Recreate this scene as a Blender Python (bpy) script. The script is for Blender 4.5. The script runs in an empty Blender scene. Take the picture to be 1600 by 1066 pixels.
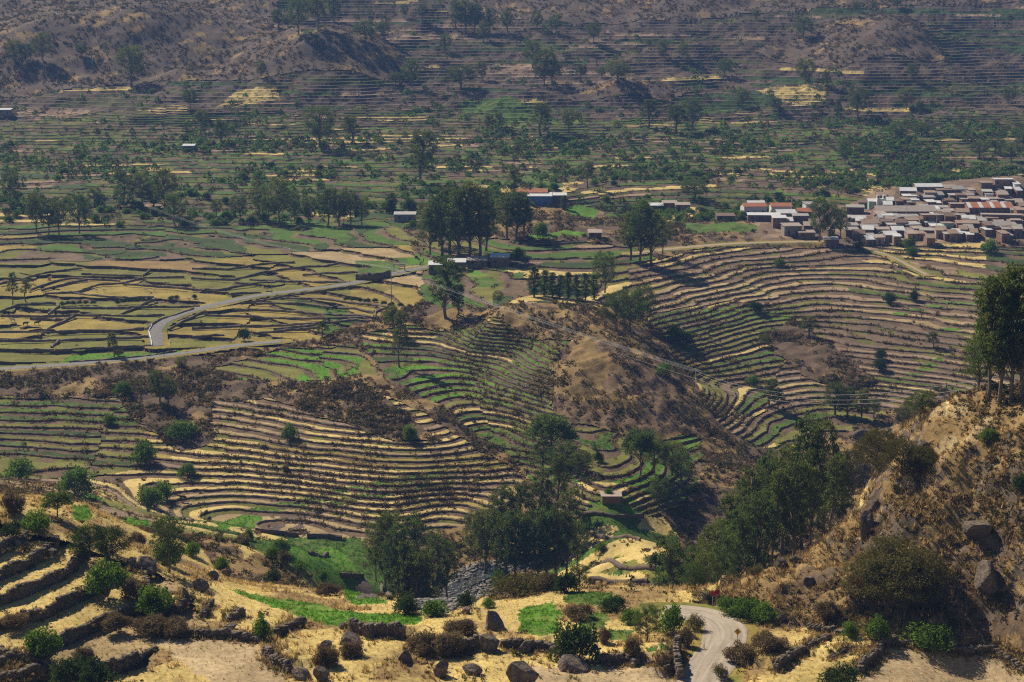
import bpy, math, random
import numpy as np
from mathutils import Vector, Matrix
random.seed(7); np.random.seed(7)
R = math.radians
scene = bpy.context.scene
COL = scene.collection

# ------------------------------------------------------------------ camera, sky, sun, exposure
FPX, PITCH, CZ = 2667.0, R(11.3), 150.0
cam_d = bpy.data.cameras.new('camera'); cam = bpy.data.objects.new('camera', cam_d); COL.objects.link(cam)
cam.location = (0, 0, CZ); cam.rotation_euler = (math.pi/2 - PITCH, 0, 0)
cam_d.sensor_width = 36.0; cam_d.lens = FPX/1600*36.0; cam_d.clip_start = 1; cam_d.clip_end = 9000
scene.camera = cam
SUN_EL, SUN_AZ = R(43), R(-42)            # azimuth measured from +Y towards +X: behind the valley, to the left
world = bpy.data.worlds.new('World'); scene.world = world; world.use_nodes = True
wn = world.node_tree; wn.nodes.clear()
wo = wn.nodes.new('ShaderNodeOutputWorld'); wb = wn.nodes.new('ShaderNodeBackground'); sk = wn.nodes.new('ShaderNodeTexSky')
sk.sky_type = 'NISHITA'; sk.sun_disc = False; sk.sun_elevation = SUN_EL; sk.sun_rotation = SUN_AZ
sk.altitude = 3500; wb.inputs['Strength'].default_value = 0.052
wn.links.new(sk.outputs[0], wb.inputs[0]); wn.links.new(wb.outputs[0], wo.inputs[0])
sun_d = bpy.data.lights.new('sun', 'SUN'); sun = bpy.data.objects.new('sun', sun_d); COL.objects.link(sun)
sun_d.energy = 5.0; sun_d.angle = R(0.53); sun_d.color = (1.0, 0.89, 0.70)
sdir = Vector((math.sin(SUN_AZ)*math.cos(SUN_EL), math.cos(SUN_AZ)*math.cos(SUN_EL), math.sin(SUN_EL)))
sun.rotation_euler = (-sdir).to_track_quat('-Z', 'Y').to_euler(); sun.location = (-300, 400, 600)
vs = scene.view_settings; vs.view_transform = 'Standard'; vs.look = 'None'; vs.exposure = 0.5; vs.gamma = 1.0; vs.use_curve_mapping = False
scene.cycles.max_bounces = 5; scene.cycles.diffuse_bounces = 2; scene.cycles.transmission_bounces = 3
scene.cycles.filter_width = 1.2; scene.cycles.use_denoising = False; scene.cycles.volume_bounces = 0; scene.cycles.transparent_max_bounces = 4; scene.cycles.glossy_bounces = 1

# ------------------------------------------------------------------ numeric helpers
CA, SA = math.cos(PITCH), math.sin(PITCH)
def ray(px, py):
    x = (px-800)/FPX; u = (533-py)/FPX
    return x/(CA+u*SA), (-SA+u*CA)/(CA+u*SA)          # X and Z per metre of Y
def at_z(px, py, z):
    a, b = ray(px, py); Y = (z-CZ)/b
    return a*Y, Y, z
def project(x, y, z):
    d = y*CA-(z-CZ)*SA; up = y*SA+(z-CZ)*CA
    return 800+FPX*x/d, 533-FPX*up/d
def h32(*a):
    h = np.uint32(2166136261)
    for v in a:
        v = np.asarray(v).astype(np.int64).astype(np.uint32)
        h = (h ^ v)*np.uint32(16777619); h = h ^ (h >> np.uint32(15)); h = h*np.uint32(2246822519); h = h ^ (h >> np.uint32(13))
    return h
def h01(*a): return h32(*a).astype(np.float64)/4294967296.0
def vnoise(x, y, seed=0):
    xi = np.floor(x); yi = np.floor(y); fx = x-xi; fy = y-yi
    fx = fx*fx*(3-2*fx); fy = fy*fy*(3-2*fy)
    a = h01(xi, yi, seed); b = h01(xi+1, yi, seed); c = h01(xi, yi+1, seed); d = h01(xi+1, yi+1, seed)
    return ((a+(b-a)*fx)*(1-fy)+(c+(d-c)*fx)*fy)*2-1
def fbm(x, y, seed=0, o=3):
    s = 0; a = 1
    for i in range(o): s = s+a*vnoise(x*2**i, y*2**i, seed+i*17); a *= .5
    return s
def sstep(a, b, x):
    t = np.clip((x-a)/(b-a), 0, 1); return t*t*(3-2*t)
def in_poly(x, y, poly):
    px = np.array([p[0] for p in poly]); py = np.array([p[1] for p in poly])
    res = np.zeros(x.shape, bool)
    m = (x >= px.min()) & (x <= px.max()) & (y >= py.min()) & (y <= py.max())
    if not m.any(): return res
    xs, ys = x[m], y[m]; r = np.zeros(xs.shape, bool); n = len(px)
    for i in range(n):
        x1, y1, x2, y2 = px[i], py[i], px[i-1], py[i-1]
        if y1 == y2: continue
        c = ((y1 > ys) != (y2 > ys)) & (xs < (x2-x1)*(ys-y1)/(y2-y1)+x1); r ^= c
    res[m] = r; return res
def seg_dist(x, y, pts):
    """distance to a polyline and the height interpolated along it"""
    best = np.full(x.shape, 1e9); bz = np.zeros(x.shape)
    P = np.array(pts, float)
    lo = P.min(0)-14; hi = P.max(0)+14
    m = np.nonzero((x > lo[0]) & (x < hi[0]) & (y > lo[1]) & (y < hi[1]))[0]
    xs, ys = x[m], y[m]; b = best[m]; zz = bz[m]
    for i in range(len(P)-1):
        a, c = P[i], P[i+1]; d = c-a; L = d[0]**2+d[1]**2+1e-9
        t = np.clip(((xs-a[0])*d[0]+(ys-a[1])*d[1])/L, 0, 1)
        q = np.hypot(xs-a[0]-t*d[0], ys-a[1]-t*d[1]); k = q < b
        b[k] = q[k]; zz[k] = (a[2]+t*d[2])[k]
    best[m] = b; bz[m] = zz
    return best, bz

# ------------------------------------------------------------------ the lie of the land: surveyed points (picture x, y, height in metres)
CP = [
 # near shelf
 (-150,1066,64),(200,1066,64.3),(500,1066,64.5),(800,1066,64.5),(1100,1066,64.6),(1400,1066,64.5),(1750,1066,64.8),
 (0,1000,66.8),(100,960,67.2),(0,900,70.8),(100,880,69.8),(200,900,67.2),(300,940,65),(60,805,73.2),(-80,780,76),(150,850,68.6),(-150,900,73),
 (400,1000,64.3),(330,1010,64.4),(500,1010,64),(450,955,61.5),(400,920,57),(350,905,56.5),(560,975,62),(600,965,61),(640,950,59.5),
 (700,965,62),(760,948,60.5),(850,930,59.5),(950,965,62.3),(1000,940,61),(1050,950,61.5),(1100,955,62),(950,915,57.5),(720,1010,64),(900,1010,64),
 (1600,1000,65),(1300,995,64.5),(1250,985,64.2),(1180,975,63.6),(1150,990,63.8),(1450,1000,64.6),
 # hillside falling to the valley, left
 (480,870,26),(440,850,24),(520,885,19),(560,910,15),(600,930,11),(350,830,25),(300,850,32),(250,820,30),(180,792,28),(130,772,22),(200,810,22),
 (350,815,17),(400,835,15),(430,900,38),(480,930,44),(380,880,41),(520,915,30),(300,890,53),(230,850,50),(100,790,60),(60,772,66),(130,800,50),(170,830,50),(560,945,45),
 # river and valley bottom
 (720,905,5),(660,930,4.5),(800,880,6),(900,862,9),(1000,850,11),(920,890,16),(960,875,18),(960,840,18),(960,800,19),(940,772,21),(1020,900,24),
 # slope below the paved road
 (0,585,27.5),(100,585,27.5),(100,640,23),(100,700,18.5),(100,745,15.5),(0,700,18.5),(0,740,16.5),(-120,600,27),(-120,720,18),
 (300,572,28.5),(300,640,23.5),(300,700,19),(300,760,14.8),(300,808,12),(450,578,29.5),(450,640,25),(450,700,20.5),(450,760,15.5),(450,822,10.5),
 (600,640,27),(600,700,21.8),(600,750,17.5),(600,800,13.2),(560,592,31),(630,625,28.5),(700,668,24.5),(770,715,20.5),(820,748,17),(780,790,14.5),(700,800,12),(700,750,17),
 # side valley and spur hill
 (640,510,38),(700,520,37),(800,525,39.5),(700,560,32.5),(800,560,34.5),(720,620,26.5),(800,620,28.5),(760,680,21),(830,680,23.5),(800,720,19),(870,720,21),
 (940,720,24),(930,690,25.5),(930,668,26.5),(900,650,28),(930,630,30.5),(950,600,33.5),(950,560,38.5),(940,525,42.5),(850,487,46.5),(780,497,44.5),(860,560,38),(860,615,31),
 (1000,548,37.5),(1050,598,31.5),(1080,640,26),(1080,665,23),(1000,690,22.5),(1100,600,24),(1040,550,31.5),(960,490,41),(1010,505,37),
 # pasture shelf
 (0,540,30.5),(0,480,33),(0,420,37),(0,370,41),(250,530,31.5),(250,470,35),(250,410,38.5),(250,360,42.5),(500,540,33),(500,480,36.5),(500,420,40),(500,370,43.5),
 (650,470,41.5),(650,420,43.5),(650,380,45.5),(850,440,45),(850,400,47.5),(850,345,54),(850,300,54),(1000,420,45),(1000,370,48.5),(-150,480,33),(-150,370,41),
 # right-hand terraces and village
 (1100,440,41),(1100,400,44.5),(1100,370,47.5),(1100,500,35),(1100,560,28.5),(1150,620,23),(1180,650,19),(1300,390,43),(1300,440,38),(1300,500,32),(1300,550,27.5),
 (1250,590,22.5),(1220,540,27.5),(1350,612,21),(1450,390,44),(1450,440,39.5),(1450,500,33.5),(1450,540,30),(1440,580,26),(1380,622,20),(1600,390,45),(1600,450,40),(1600,510,34.5),
 (1750,390,45),(1750,500,36),(1300,680,16),(1220,720,15),(1200,340,49),(1400,380,45),(1400,340,49.5),(1400,300,55),(1590,280,59),(1590,340,51),(1300,320,51),
 # right-hand crag
 (1600,600,91),(1480,650,84),(1380,690,80),(1345,760,74),(1350,800,71.5),(1250,877,65),(1150,912,62),(1400,950,66.5),(1400,850,73),(1500,720,83),(1600,900,72.5),(1600,800,79),(1600,700,86),
 (1450,780,78),(1300,905,65.5),(1200,905,63.5),(1500,985,64.8),(1750,800,84),(1750,600,98)]
FARP = []
for px in range(-220, 1900, 130):
    for py, Y in ((330,850),(280,935),(230,1030),(180,1120),(130,1205),(90,1270),(40,1350),(0,1420)):
        a_, b_ = ray(px, py); FARP.append((a_*Y, Y, CZ+b_*Y))
PTS = [at_z(*c) for c in CP]+FARP
# ground that the picture hides behind a crest
PTS += [(-28,362,3),(-5,322,5),(-45,330,14),(30,345,10),(75,300,50),(62,345,38),(56,325,42),(45,315,38),(78,345,42),(95,325,48),(110,330,50),(105,400,30),(85,450,17),(140,500,21),(135,300,90),(150,345,72),(165,450,36),
        (40,290,42),(55,270,54),(0,290,33),(-30,292,36),(20,400,9),(60,400,14),(-90,300,52),(-110,330,50),(-150,400,38),(-140,350,52)]
for Y, z in ((1500,172),(1600,205),(1800,280),(2100,370)):
    for t in (-.42,-.15,.15,.42): PTS.append((t*Y, Y, z))
PTS = np.array(PTS)
def rbf_fit(P, c=9.0, lam=2e-4):
    X = P[:, :2]/100; n = len(P)
    D = np.sqrt(((X[:, None]-X[None])**2).sum(-1)+(c/100)**2)
    A = np.zeros((n+3, n+3)); A[:n, :n] = D-np.eye(n)*lam*50
    A[:n, n] = 1; A[:n, n+1:] = X; A[n, :n] = 1; A[n+1:, :n] = X.T
    return np.linalg.solve(A, np.concatenate([P[:, 2], [0, 0, 0]]))
RBF_C = 9.0; RBF_W = rbf_fit(PTS, RBF_C)
def rbf_eval(x, y):
    out = np.empty(x.shape); n = len(PTS); X = PTS[:, :2]/100; xs = x/100; ys = y/100
    for i in range(0, x.size, 40000):
        s = slice(i, i+40000)
        D = np.sqrt((xs[s, None]-X[None, :, 0])**2+(ys[s, None]-X[None, :, 1])**2+(RBF_C/100)**2)
        out[s] = D@RBF_W[:n]+RBF_W[n]+xs[s]*RBF_W[n+1]+ys[s]*RBF_W[n+2]
    return out
def ymid(px, Y): return ray(px, 533)[0]*Y
BUMPS = [(ymid(520,1225),1235,20,52,70),(ymid(470,1250),1262,10,40,40),(ymid(1390,1290),1290,17,38,60),(ymid(1330,1240),1240,9,30,60),(ymid(975,1165),1165,8,32,28),(ymid(100,1290),1300,16,70,60),(ymid(300,1330),1320,20,60,50)]
def generic(y):
    return np.interp(y, [-600,0,180,230,300,420,470,560,830,1000,1200,1400,1800,2600], [330,146.5,70,64,45,12,14,30,45,60,92,145,285,470])
def base_height(x, y):
    x = np.asarray(x, float); y = np.asarray(y, float)
    t = np.abs(x)/np.maximum(y, 60)
    z = rbf_eval(x, y)
    for bx, by, hgt, rx, ry in BUMPS: z = z+hgt*np.exp(-((x-bx)/rx)**2-((y-by)/ry)**2)
    k = np.maximum(sstep(.43, .62, t), np.maximum(1-sstep(150, 195, y), sstep(1750, 2000, y)))
    z = z*(1-k)+(generic(y)+fbm(x/160, y/160, 5)*14)*k
    far = sstep(900, 1250, y)
    z = z+(fbm(x/26, y/26, 3)*(.48+far*1.6)+fbm(x/60, y/45, 4)*.7)*sstep(225, 320, y)+far*fbm(x/75, y/75, 9)*4
    return z
#ENDTERRAIN
# ------------------------------------------------------------------ polar survey grid and ray casting on it
def rows():
    Y = [172.0]
    while Y[-1] < 1880:
        y = Y[-1]
        Y.append(y+(.8 if y < 290 else 1.15 if y < 400 else .95 if y < 700 else 1.5 if y < 830 else 2.1 if y < 1150 else 3.4 if y < 1350 else 9))
    return np.array(Y)
TC = np.concatenate([np.linspace(-.45, -.332, 14), np.linspace(-.328, .328, 430), np.linspace(.332, .45, 14)])
YR = rows(); NR, NC = len(YR), len(TC)
GX = (YR[:, None]*TC[None]).ravel(); GY = np.repeat(YR, NC)
GZ = base_height(GX, GY)
def zgrid(x, y, G=None):
    G = GZ if G is None else G
    r = np.interp(y, YR, np.arange(NR)); c = np.interp(x/y, TC, np.arange(NC))
    r0 = np.minimum(r.astype(int), NR-2); c0 = np.minimum(c.astype(int), NC-2); fr = r-r0; fc = c-c0
    Z = G.reshape(NR, NC)
    return (Z[r0, c0]*(1-fc)+Z[r0, c0+1]*fc)*(1-fr)+(Z[r0+1, c0]*(1-fc)+Z[r0+1, c0+1]*fc)*fr
YS = np.arange(175, 1870, .7)
def hit(px, py, ymin=175):
    """the first point of the ground on the line of sight through picture point px, py"""
    a, b = ray(px, py); ys = YS[YS >= ymin]
    d = CZ+b*ys-zgrid(a*ys, ys)
    k = np.nonzero(d <= 0)[0]
    if len(k) == 0: y = ys[-1]
    elif k[0] == 0: y = ys[0]
    else:
        i = k[0]; y = ys[i-1]+(ys[i]-ys[i-1])*d[i-1]/(d[i-1]-d[i]+1e-9)
    return np.array([a*y, y, float(zgrid(np.array([a*y]), np.array([y]))[0])])
def hits(pts, ymin=175): return [hit(p[0], p[1], ymin) for p in pts]
def resample(P, step):
    P = np.array(P); d = np.r_[0, np.cumsum(np.hypot(*np.diff(P[:, :2], axis=0).T))]
    n = max(2, int(d[-1]/step)+1); t = np.linspace(0, d[-1], n)
    return np.stack([np.interp(t, d, P[:, i]) for i in range(P.shape[1])], 1)
def smooth(P, n=2):
    P = np.array(P, float)
    for _ in range(n):
        Q = P.copy(); Q[1:-1] = (P[:-2]+2*P[1:-1]+P[2:])/4; P = Q
    return P

# ---- roads: centre lines cut into the ground
def road_line(px, width, ymin=175):
    P = smooth(resample(hits(px, ymin), 3.0), 6); P[:, 2] = smooth(P[:, 2:3], 25)[:, 0]
    return P, width
gravel_pts = [(1070,1150),(1083,1100),(1095,1066),(1104,1045),(1118,1025),(1133,1005),(1142,990),(1138,975),(1120,964),(1098,957),(1078,953),(1056,953),(1035,958)]
lower_pts = [(-90,584),(0,577),(110,569),(210,561),(300,551),(365,540),(440,533)]
upper_pts = [(246,541),(243,526),(240,515),(252,503),(285,488),(335,477),(390,464),(470,453),(540,446),(600,430),(650,420),(690,413)]
track_pts = [(985,396),(1060,388),(1130,381),(1200,379),(1285,377)]
foot_pts = [(1345,385),(1395,402),(1450,430)]
ROADS = {}
for nm, pts, w in (('gravel_road', gravel_pts, 6.2), ('valley_road', lower_pts, 4.6), ('winding_road', upper_pts, 5.0), ('dirt_track', track_pts, 4.5), ('foot_path', foot_pts, 2.2)):
    ROADS[nm] = road_line(pts, w)
ROAD_D = np.full(GX.shape, 1e9)
for nm, (P, w) in ROADS.items():
    d, z = seg_dist(GX, GY, P)
    k = sstep(w/2+.8, w/2+(4.5 if nm != 'gravel_road' else 3.5), d)
    m = d < 1e8
    GZ[m] = (GZ*k+z*(1-k))[m]
    ROAD_D = np.minimum(ROAD_D, d-w/2)

def unz(x0, y0, k, pts): return [(x0+a/k, y0+b/k) for a, b in pts]
NW = [  # zoom origin, scale, line, height, where it stands
 (0,866,[(0,925),(180,885),(400,940)],.9,'by the lower left edge under the round bush'),
 (0,866,[(0,1045),(200,1015),(370,975)],.8,'lowest at the bottom left corner'),
 (280,866,[(95,400),(0,500)],1.3,'stub standing leftmost of three in the stepped straw strips'),
 (280,866,[(270,440),(200,545)],1.2,'stub standing in the middle of the stepped straw strips'),
 (280,866,[(525,505),(430,580)],1.2,'stub standing rightmost in the stepped straw strips'),
 (280,866,[(60,665),(240,690),(400,690),(660,735)],.8,'along the top of the bare pinkish field'),
 (280,866,[(810,680),(1040,590)],1.0,'running up from the dark bush to the green patch'),
 (280,866,[(710,830),(800,920),(930,980)],1.2,'bounding the bare pinkish field on its right'),
 (550,866,[(0,650),(200,690),(380,690),(430,700)],1.5,'thick and dark below the green patch, centre left'),
 (550,866,[(780,840),(900,800),(1060,780)],1.4,'dark, left of the big leaning boulder'),
 (550,866,[(1260,780),(1400,790),(1600,800)],1.2,'between the two pale boulders near the centre'),
 (820,866,[(200,800),(330,830)],1.0,'short, left of the dark round shrub'),
 (820,866,[(600,905),(740,900),(880,905),(930,950)],1.0,'below the tall dry grass left of the gravel road'),
 (820,866,[(1000,955),(1200,1000)],1.1,'below the small straw plot beside the gravel road'),
 (820,866,[(1270,800),(1250,900),(1290,1040)],1.5,'holding the bank left of the gravel road'),
 (1300,866,[(-190,640),(0,665),(90,695),(340,720)],.7,'along the foot of the crag, left part'),
 (1300,866,[(-10,915),(180,825)],1.2,'short, between the two small straw plots at right'),
 (1300,866,[(235,1000),(240,960),(400,840),(390,745),(520,745)],1.2,'left border of the wide bare field at right'),
 (1300,866,[(520,755),(900,780),(1330,795)],.6,'low, along the back of the wide bare field at right'),
 (1300,866,[(1340,795),(1480,890),(1600,975)],.5,'low, cutting off the rightmost corner field'),
 (1060,706,[(450,1015),(560,945),(690,885)],1.2,'second border step right of the gravel road')]
NWP = []
for x0, y0, pl, h, where in NW:
    P = resample(np.array(hits(unz(x0, y0, 2.961 if x0 == 1060 else 5.33, pl))), 1.0); P[:, :2] = smooth(P[:, :2], 2)+(np.random.rand(len(P), 2)-.5)*.2; NWP.append(P)
for (x0, y0, pl, h, where), P in zip(NW, NWP):
    if h < .75: continue
    d, _ = seg_dist(GX, GY, P); m = np.nonzero(d < 9)[0]
    T = P[-1, :2]-P[0, :2]; T /= np.linalg.norm(T); Nn = np.array([-T[1], T[0]])
    if Nn[1]+(-.35 if x0 < 600 else .35)*Nn[0]*0 < 0: Nn = -Nn
    j_ = np.argmin((GX[m, None]-P[None, :, 0])**2+(GY[m, None]-P[None, :, 1])**2, 1)
    Tl = np.gradient(P[:, :2], axis=0); Tl /= np.linalg.norm(Tl, axis=1)[:, None]; Nl = np.stack([-Tl[:, 1], Tl[:, 0]], 1); Nl[(Nl@Nn) < 0] *= -1
    sd_ = (GX[m]-P[j_, 0])*Nl[j_, 0]+(GY[m]-P[j_, 1])*Nl[j_, 1]
    end = (j_ > 0) & (j_ < len(P)-1)
    GZ[m] += np.where((sd_ > .15) & end, h*.82*(1-sstep(1.0, 8.5, sd_)), 0)*sstep(.5, 3, ROAD_D[m])
# ---- regions of the land, outlined on the ground
STRAW, PALE, GOLD, OLIVE = (.50,.38,.14), (.40,.30,.15), (.27,.205,.05), (.165,.16,.035)
GREEN, BRIGHT, DARKG, FALLOW = (.066,.125,.015), (.085,.195,.012), (.042,.070,.016), (.265,.185,.12)
NEARF, SOIL, TAN = (.42,.315,.18), (.165,.108,.064), (.34,.25,.125)
FBROWN, FPURP, FOLIVE = (.115,.08,.054), (.115,.082,.062), (.085,.083,.026)
CGOLD, CBROWN = (.27,.18,.075), (.15,.10,.058)
PLOUGH, BROWN, WGOLD, WBROWN, GREY, PURPLE = (.115,.09,.078), (.17,.118,.078), (.25,.165,.068), (.125,.084,.052), (.20,.185,.17), (.16,.115,.09)
REG = [  # name, step, level part of each step, parcel length, palette [(weight, colour)], dry brush per m2, brush on banks, roughness
 ('wild', 0, 0, 30, [(1,WBROWN),(.7,WGOLD)], .38, 0, .7),
 ('hillterr', 2.0, .60, 40, [(3,FBROWN),(2.4,FPURP),(.5,FALLOW),(.25,STRAW),(1,FOLIVE),(.8,DARKG)], .02, .12, .3),
 ('farfields', 1.3, .66, 24, [(2.6,DARKG),(2.6,GREEN),(.7,FALLOW),(1,STRAW),(1.6,FOLIVE),(.9,FBROWN)], .012, .42, .2),
 ('hillwild', 0, 0, 60, [(1.2,FPURP),(1.2,FBROWN),(.5,WGOLD)], .30, 0, .3),
 ('midgreen', 1.0, .75, 45, [(2,GREEN),(2,DARKG),(1.5,OLIVE),(1,GOLD),(.7,BROWN)], .004, .30, .1),
 ('pasture', 1.5, .94, 52, [(2.8,GOLD),(1.8,OLIVE),(.4,WGOLD),(.4,TAN),(.5,GREEN)], .001, .10, .1),
 ('verge', 0, 0, 40, [(1,GOLD),(.6,OLIVE)], .001, 0, .1),
 ('slope', .86, .54, 42, [(1.6,TAN),(3,STRAW),(1.2,FALLOW),(.6,GOLD)], .01, .85, .12),
 ('slopegreen', .9, .56, 60, [(2,OLIVE),(2,DARKG),(.6,GREEN)], .012, .8, .12),
 ('scrub', 0, 0, 30, [(1.5,WBROWN),(.4,WGOLD)], .8, 0, 1.0),
 ('bowl', .95, .58, 26, [(2,GREEN),(2.2,BRIGHT),(.5,DARKG),(1,OLIVE),(.5,STRAW)], .02, .8, .15),
 ('lowgreen', .9, .75, 28, [(2.5,BRIGHT),(1,OLIVE)], .002, .3, .05),
 ('spur', 0, 0, 30, [(.9,WGOLD),(1.5,SOIL)], .20, 0, 1.3),
 ('terr', .92, .56, 45, [(2.6,FALLOW),(2.2,TAN),(1.4,STRAW),(1,BROWN),(.9,OLIVE),(.9,GREEN)], .008, .75, .12),
 ('terrgreen', .92, .54, 40, [(2,OLIVE),(1.6,GREEN),(1,STRAW),(.6,BROWN)], .012, .75, .12),
 ('village', 0, 0, 20, [(1,BROWN),(.5,FALLOW)], .02, 0, .1),
 ('midcentre', 1.1, .68, 30, [(1.4,GREEN),(1,OLIVE),(1.2,FALLOW),(.6,STRAW),(.6,DARKG)], .01, .4, .1),
 ('valley', 1.0, .7, 28, [(2,STRAW),(1.2,GREEN),(1,OLIVE)], .015, .4, .1),
 ('meadow', 0, 0, 26, [(1.5,GREEN),(1,STRAW),(1,OLIVE),(.6,WGOLD)], .03, 0, .25),
 ('river', 0, 0, 30, [(1,GREY)], 0, 0, .25),
 ('near', 0, 0, 30, [(1,STRAW)], .10, 0, .15),
 ('nearterr', 1.6, .90, 60, [(3,STRAW),(1,TAN),(.8,PALE)], .05, .5, .08),
 ('crag', 0, 0, 30, [(1.6,CGOLD),(.8,CBROWN)], .55, 0, 1.8),
 ('hang', 0, 0, 30, [(.7,TAN),(1,WGOLD),(.5,CGOLD)], .45, 0, .8)]
RI = {r[0]: i for i, r in enumerate(REG)}
OUTL = [
 ('hillwild', [(-150,-60),(430,-60),(435,40),(480,60),(560,42),(640,105),(600,125),(380,126),(200,131),(100,140),(-150,150)]),
 ('hillwild', [(880,152),(940,130),(1040,132),(1085,142),(1040,158),(900,160)]),
 ('hillwild', [(1180,80),(1380,20),(1420,30),(1480,95),(1400,85),(1300,110)]),
 ('hillwild', [(640,-50),(1700,-50),(1700,-10),(1300,10),(1100,30),(900,40),(700,20)]),
 ('midgreen', [(-150,350),(600,345),(660,380),(560,388),(420,398),(200,405),(-150,415)]),
 ('pasture', [(-150,413),(200,405),(420,396),(560,386),(640,382),(665,420),(690,450),(650,478),(560,500),(500,530),(420,545),(300,556),(0,574),(-150,580)]),
 ('midcentre', [(660,378),(1000,388),(1060,430),(980,485),(840,475),(660,476)]),
 ('wild', [(780,330),(860,310),(940,330),(1010,370),(850,382),(780,372)]),
 ('slope', [(-150,592),(300,580),(560,600),(700,668),(822,748),(790,800),(600,842),(430,845),(330,830),(200,805),(130,775),(-150,765)]),
 ('slopegreen', [(-150,612),(195,622),(232,690),(200,735),(-150,738)]),
 ('scrub', [(-150,584),(330,575),(560,603),(640,650),(690,690),(620,690),(500,650),(420,620),(330,625),(330,690),(280,705),(205,650),(190,620),(-150,612)]),
 ('bowl', [(560,522),(640,506),(920,517),(870,560),(868,640),(900,660),(1000,690),(960,770),(860,760),(780,700),(700,640),(600,588)]),
 ('lowgreen', [(325,573),(440,544),(560,538),(592,586),(500,594),(380,592)]),
 ('terr', [(980,420),(1100,385),(1330,383),(1600,387),(1750,387),(1750,560),(1480,600),(1400,640),(1330,672),(1260,705),(1165,692),(1112,655),(1088,604),(1040,530),(1000,490)]),
 ('bowl', [(880,705),(1000,688),(1092,676),(1105,740),(1060,800),(1000,782),(900,772)]),
 ('terrgreen', [(1000,488),(1150,470),(1240,498),(1225,560),(1190,645),(1112,650),(1088,600),(1040,530)]),
 ('spur', [(740,490),(850,478),(930,500),(1010,545),(1090,640),(1085,672),(1000,682),(900,662),(866,640),(860,565),(900,530),(800,512),(700,506)]),
 ('scrub', [(1185,525),(1240,500),(1300,540),(1370,600),(1310,610),(1255,590)]),
 ('village', [(1160,338),(1240,330),(1330,318),(1420,292),(1600,272),(1750,272),(1750,384),(1300,384),(1180,372)]),
 ('valley', [(900,755),(1020,778),(1040,815),(1000,812),(900,808),(860,800)]),
 ('meadow', [(860,800),(900,808),(1040,815),(1060,840),(1040,912),(920,908),(820,880),(800,860)]),
 ('meadow', [(130,772),(330,815),(400,830),(560,838),(600,870),(640,930),(560,945),(480,905),(380,870),(300,835),(180,795)]),
 ('river', [(640,952),(672,915),(725,885),(800,866),(905,850),(905,868),(800,892),(775,915),(745,940),(690,965)]),
 ('nearterr', [(-120,800),(30,830),(110,850),(190,880),(290,915),(325,985),(250,1000),(235,1040),(245,1090),(-120,1090)]),
 ('crag', [(1090,945),(1130,915),(1190,880),(1250,868),(1340,800),(1345,740),(1380,685),(1480,645),(1600,590),(1800,560),(1800,985),(1480,990),(1380,985),(1240,985),(1150,965)]),
 ('hang', [(1380,690),(1480,645),(1620,590),(1800,570),(1800,680),(1560,690),(1450,720)]),
]
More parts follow.
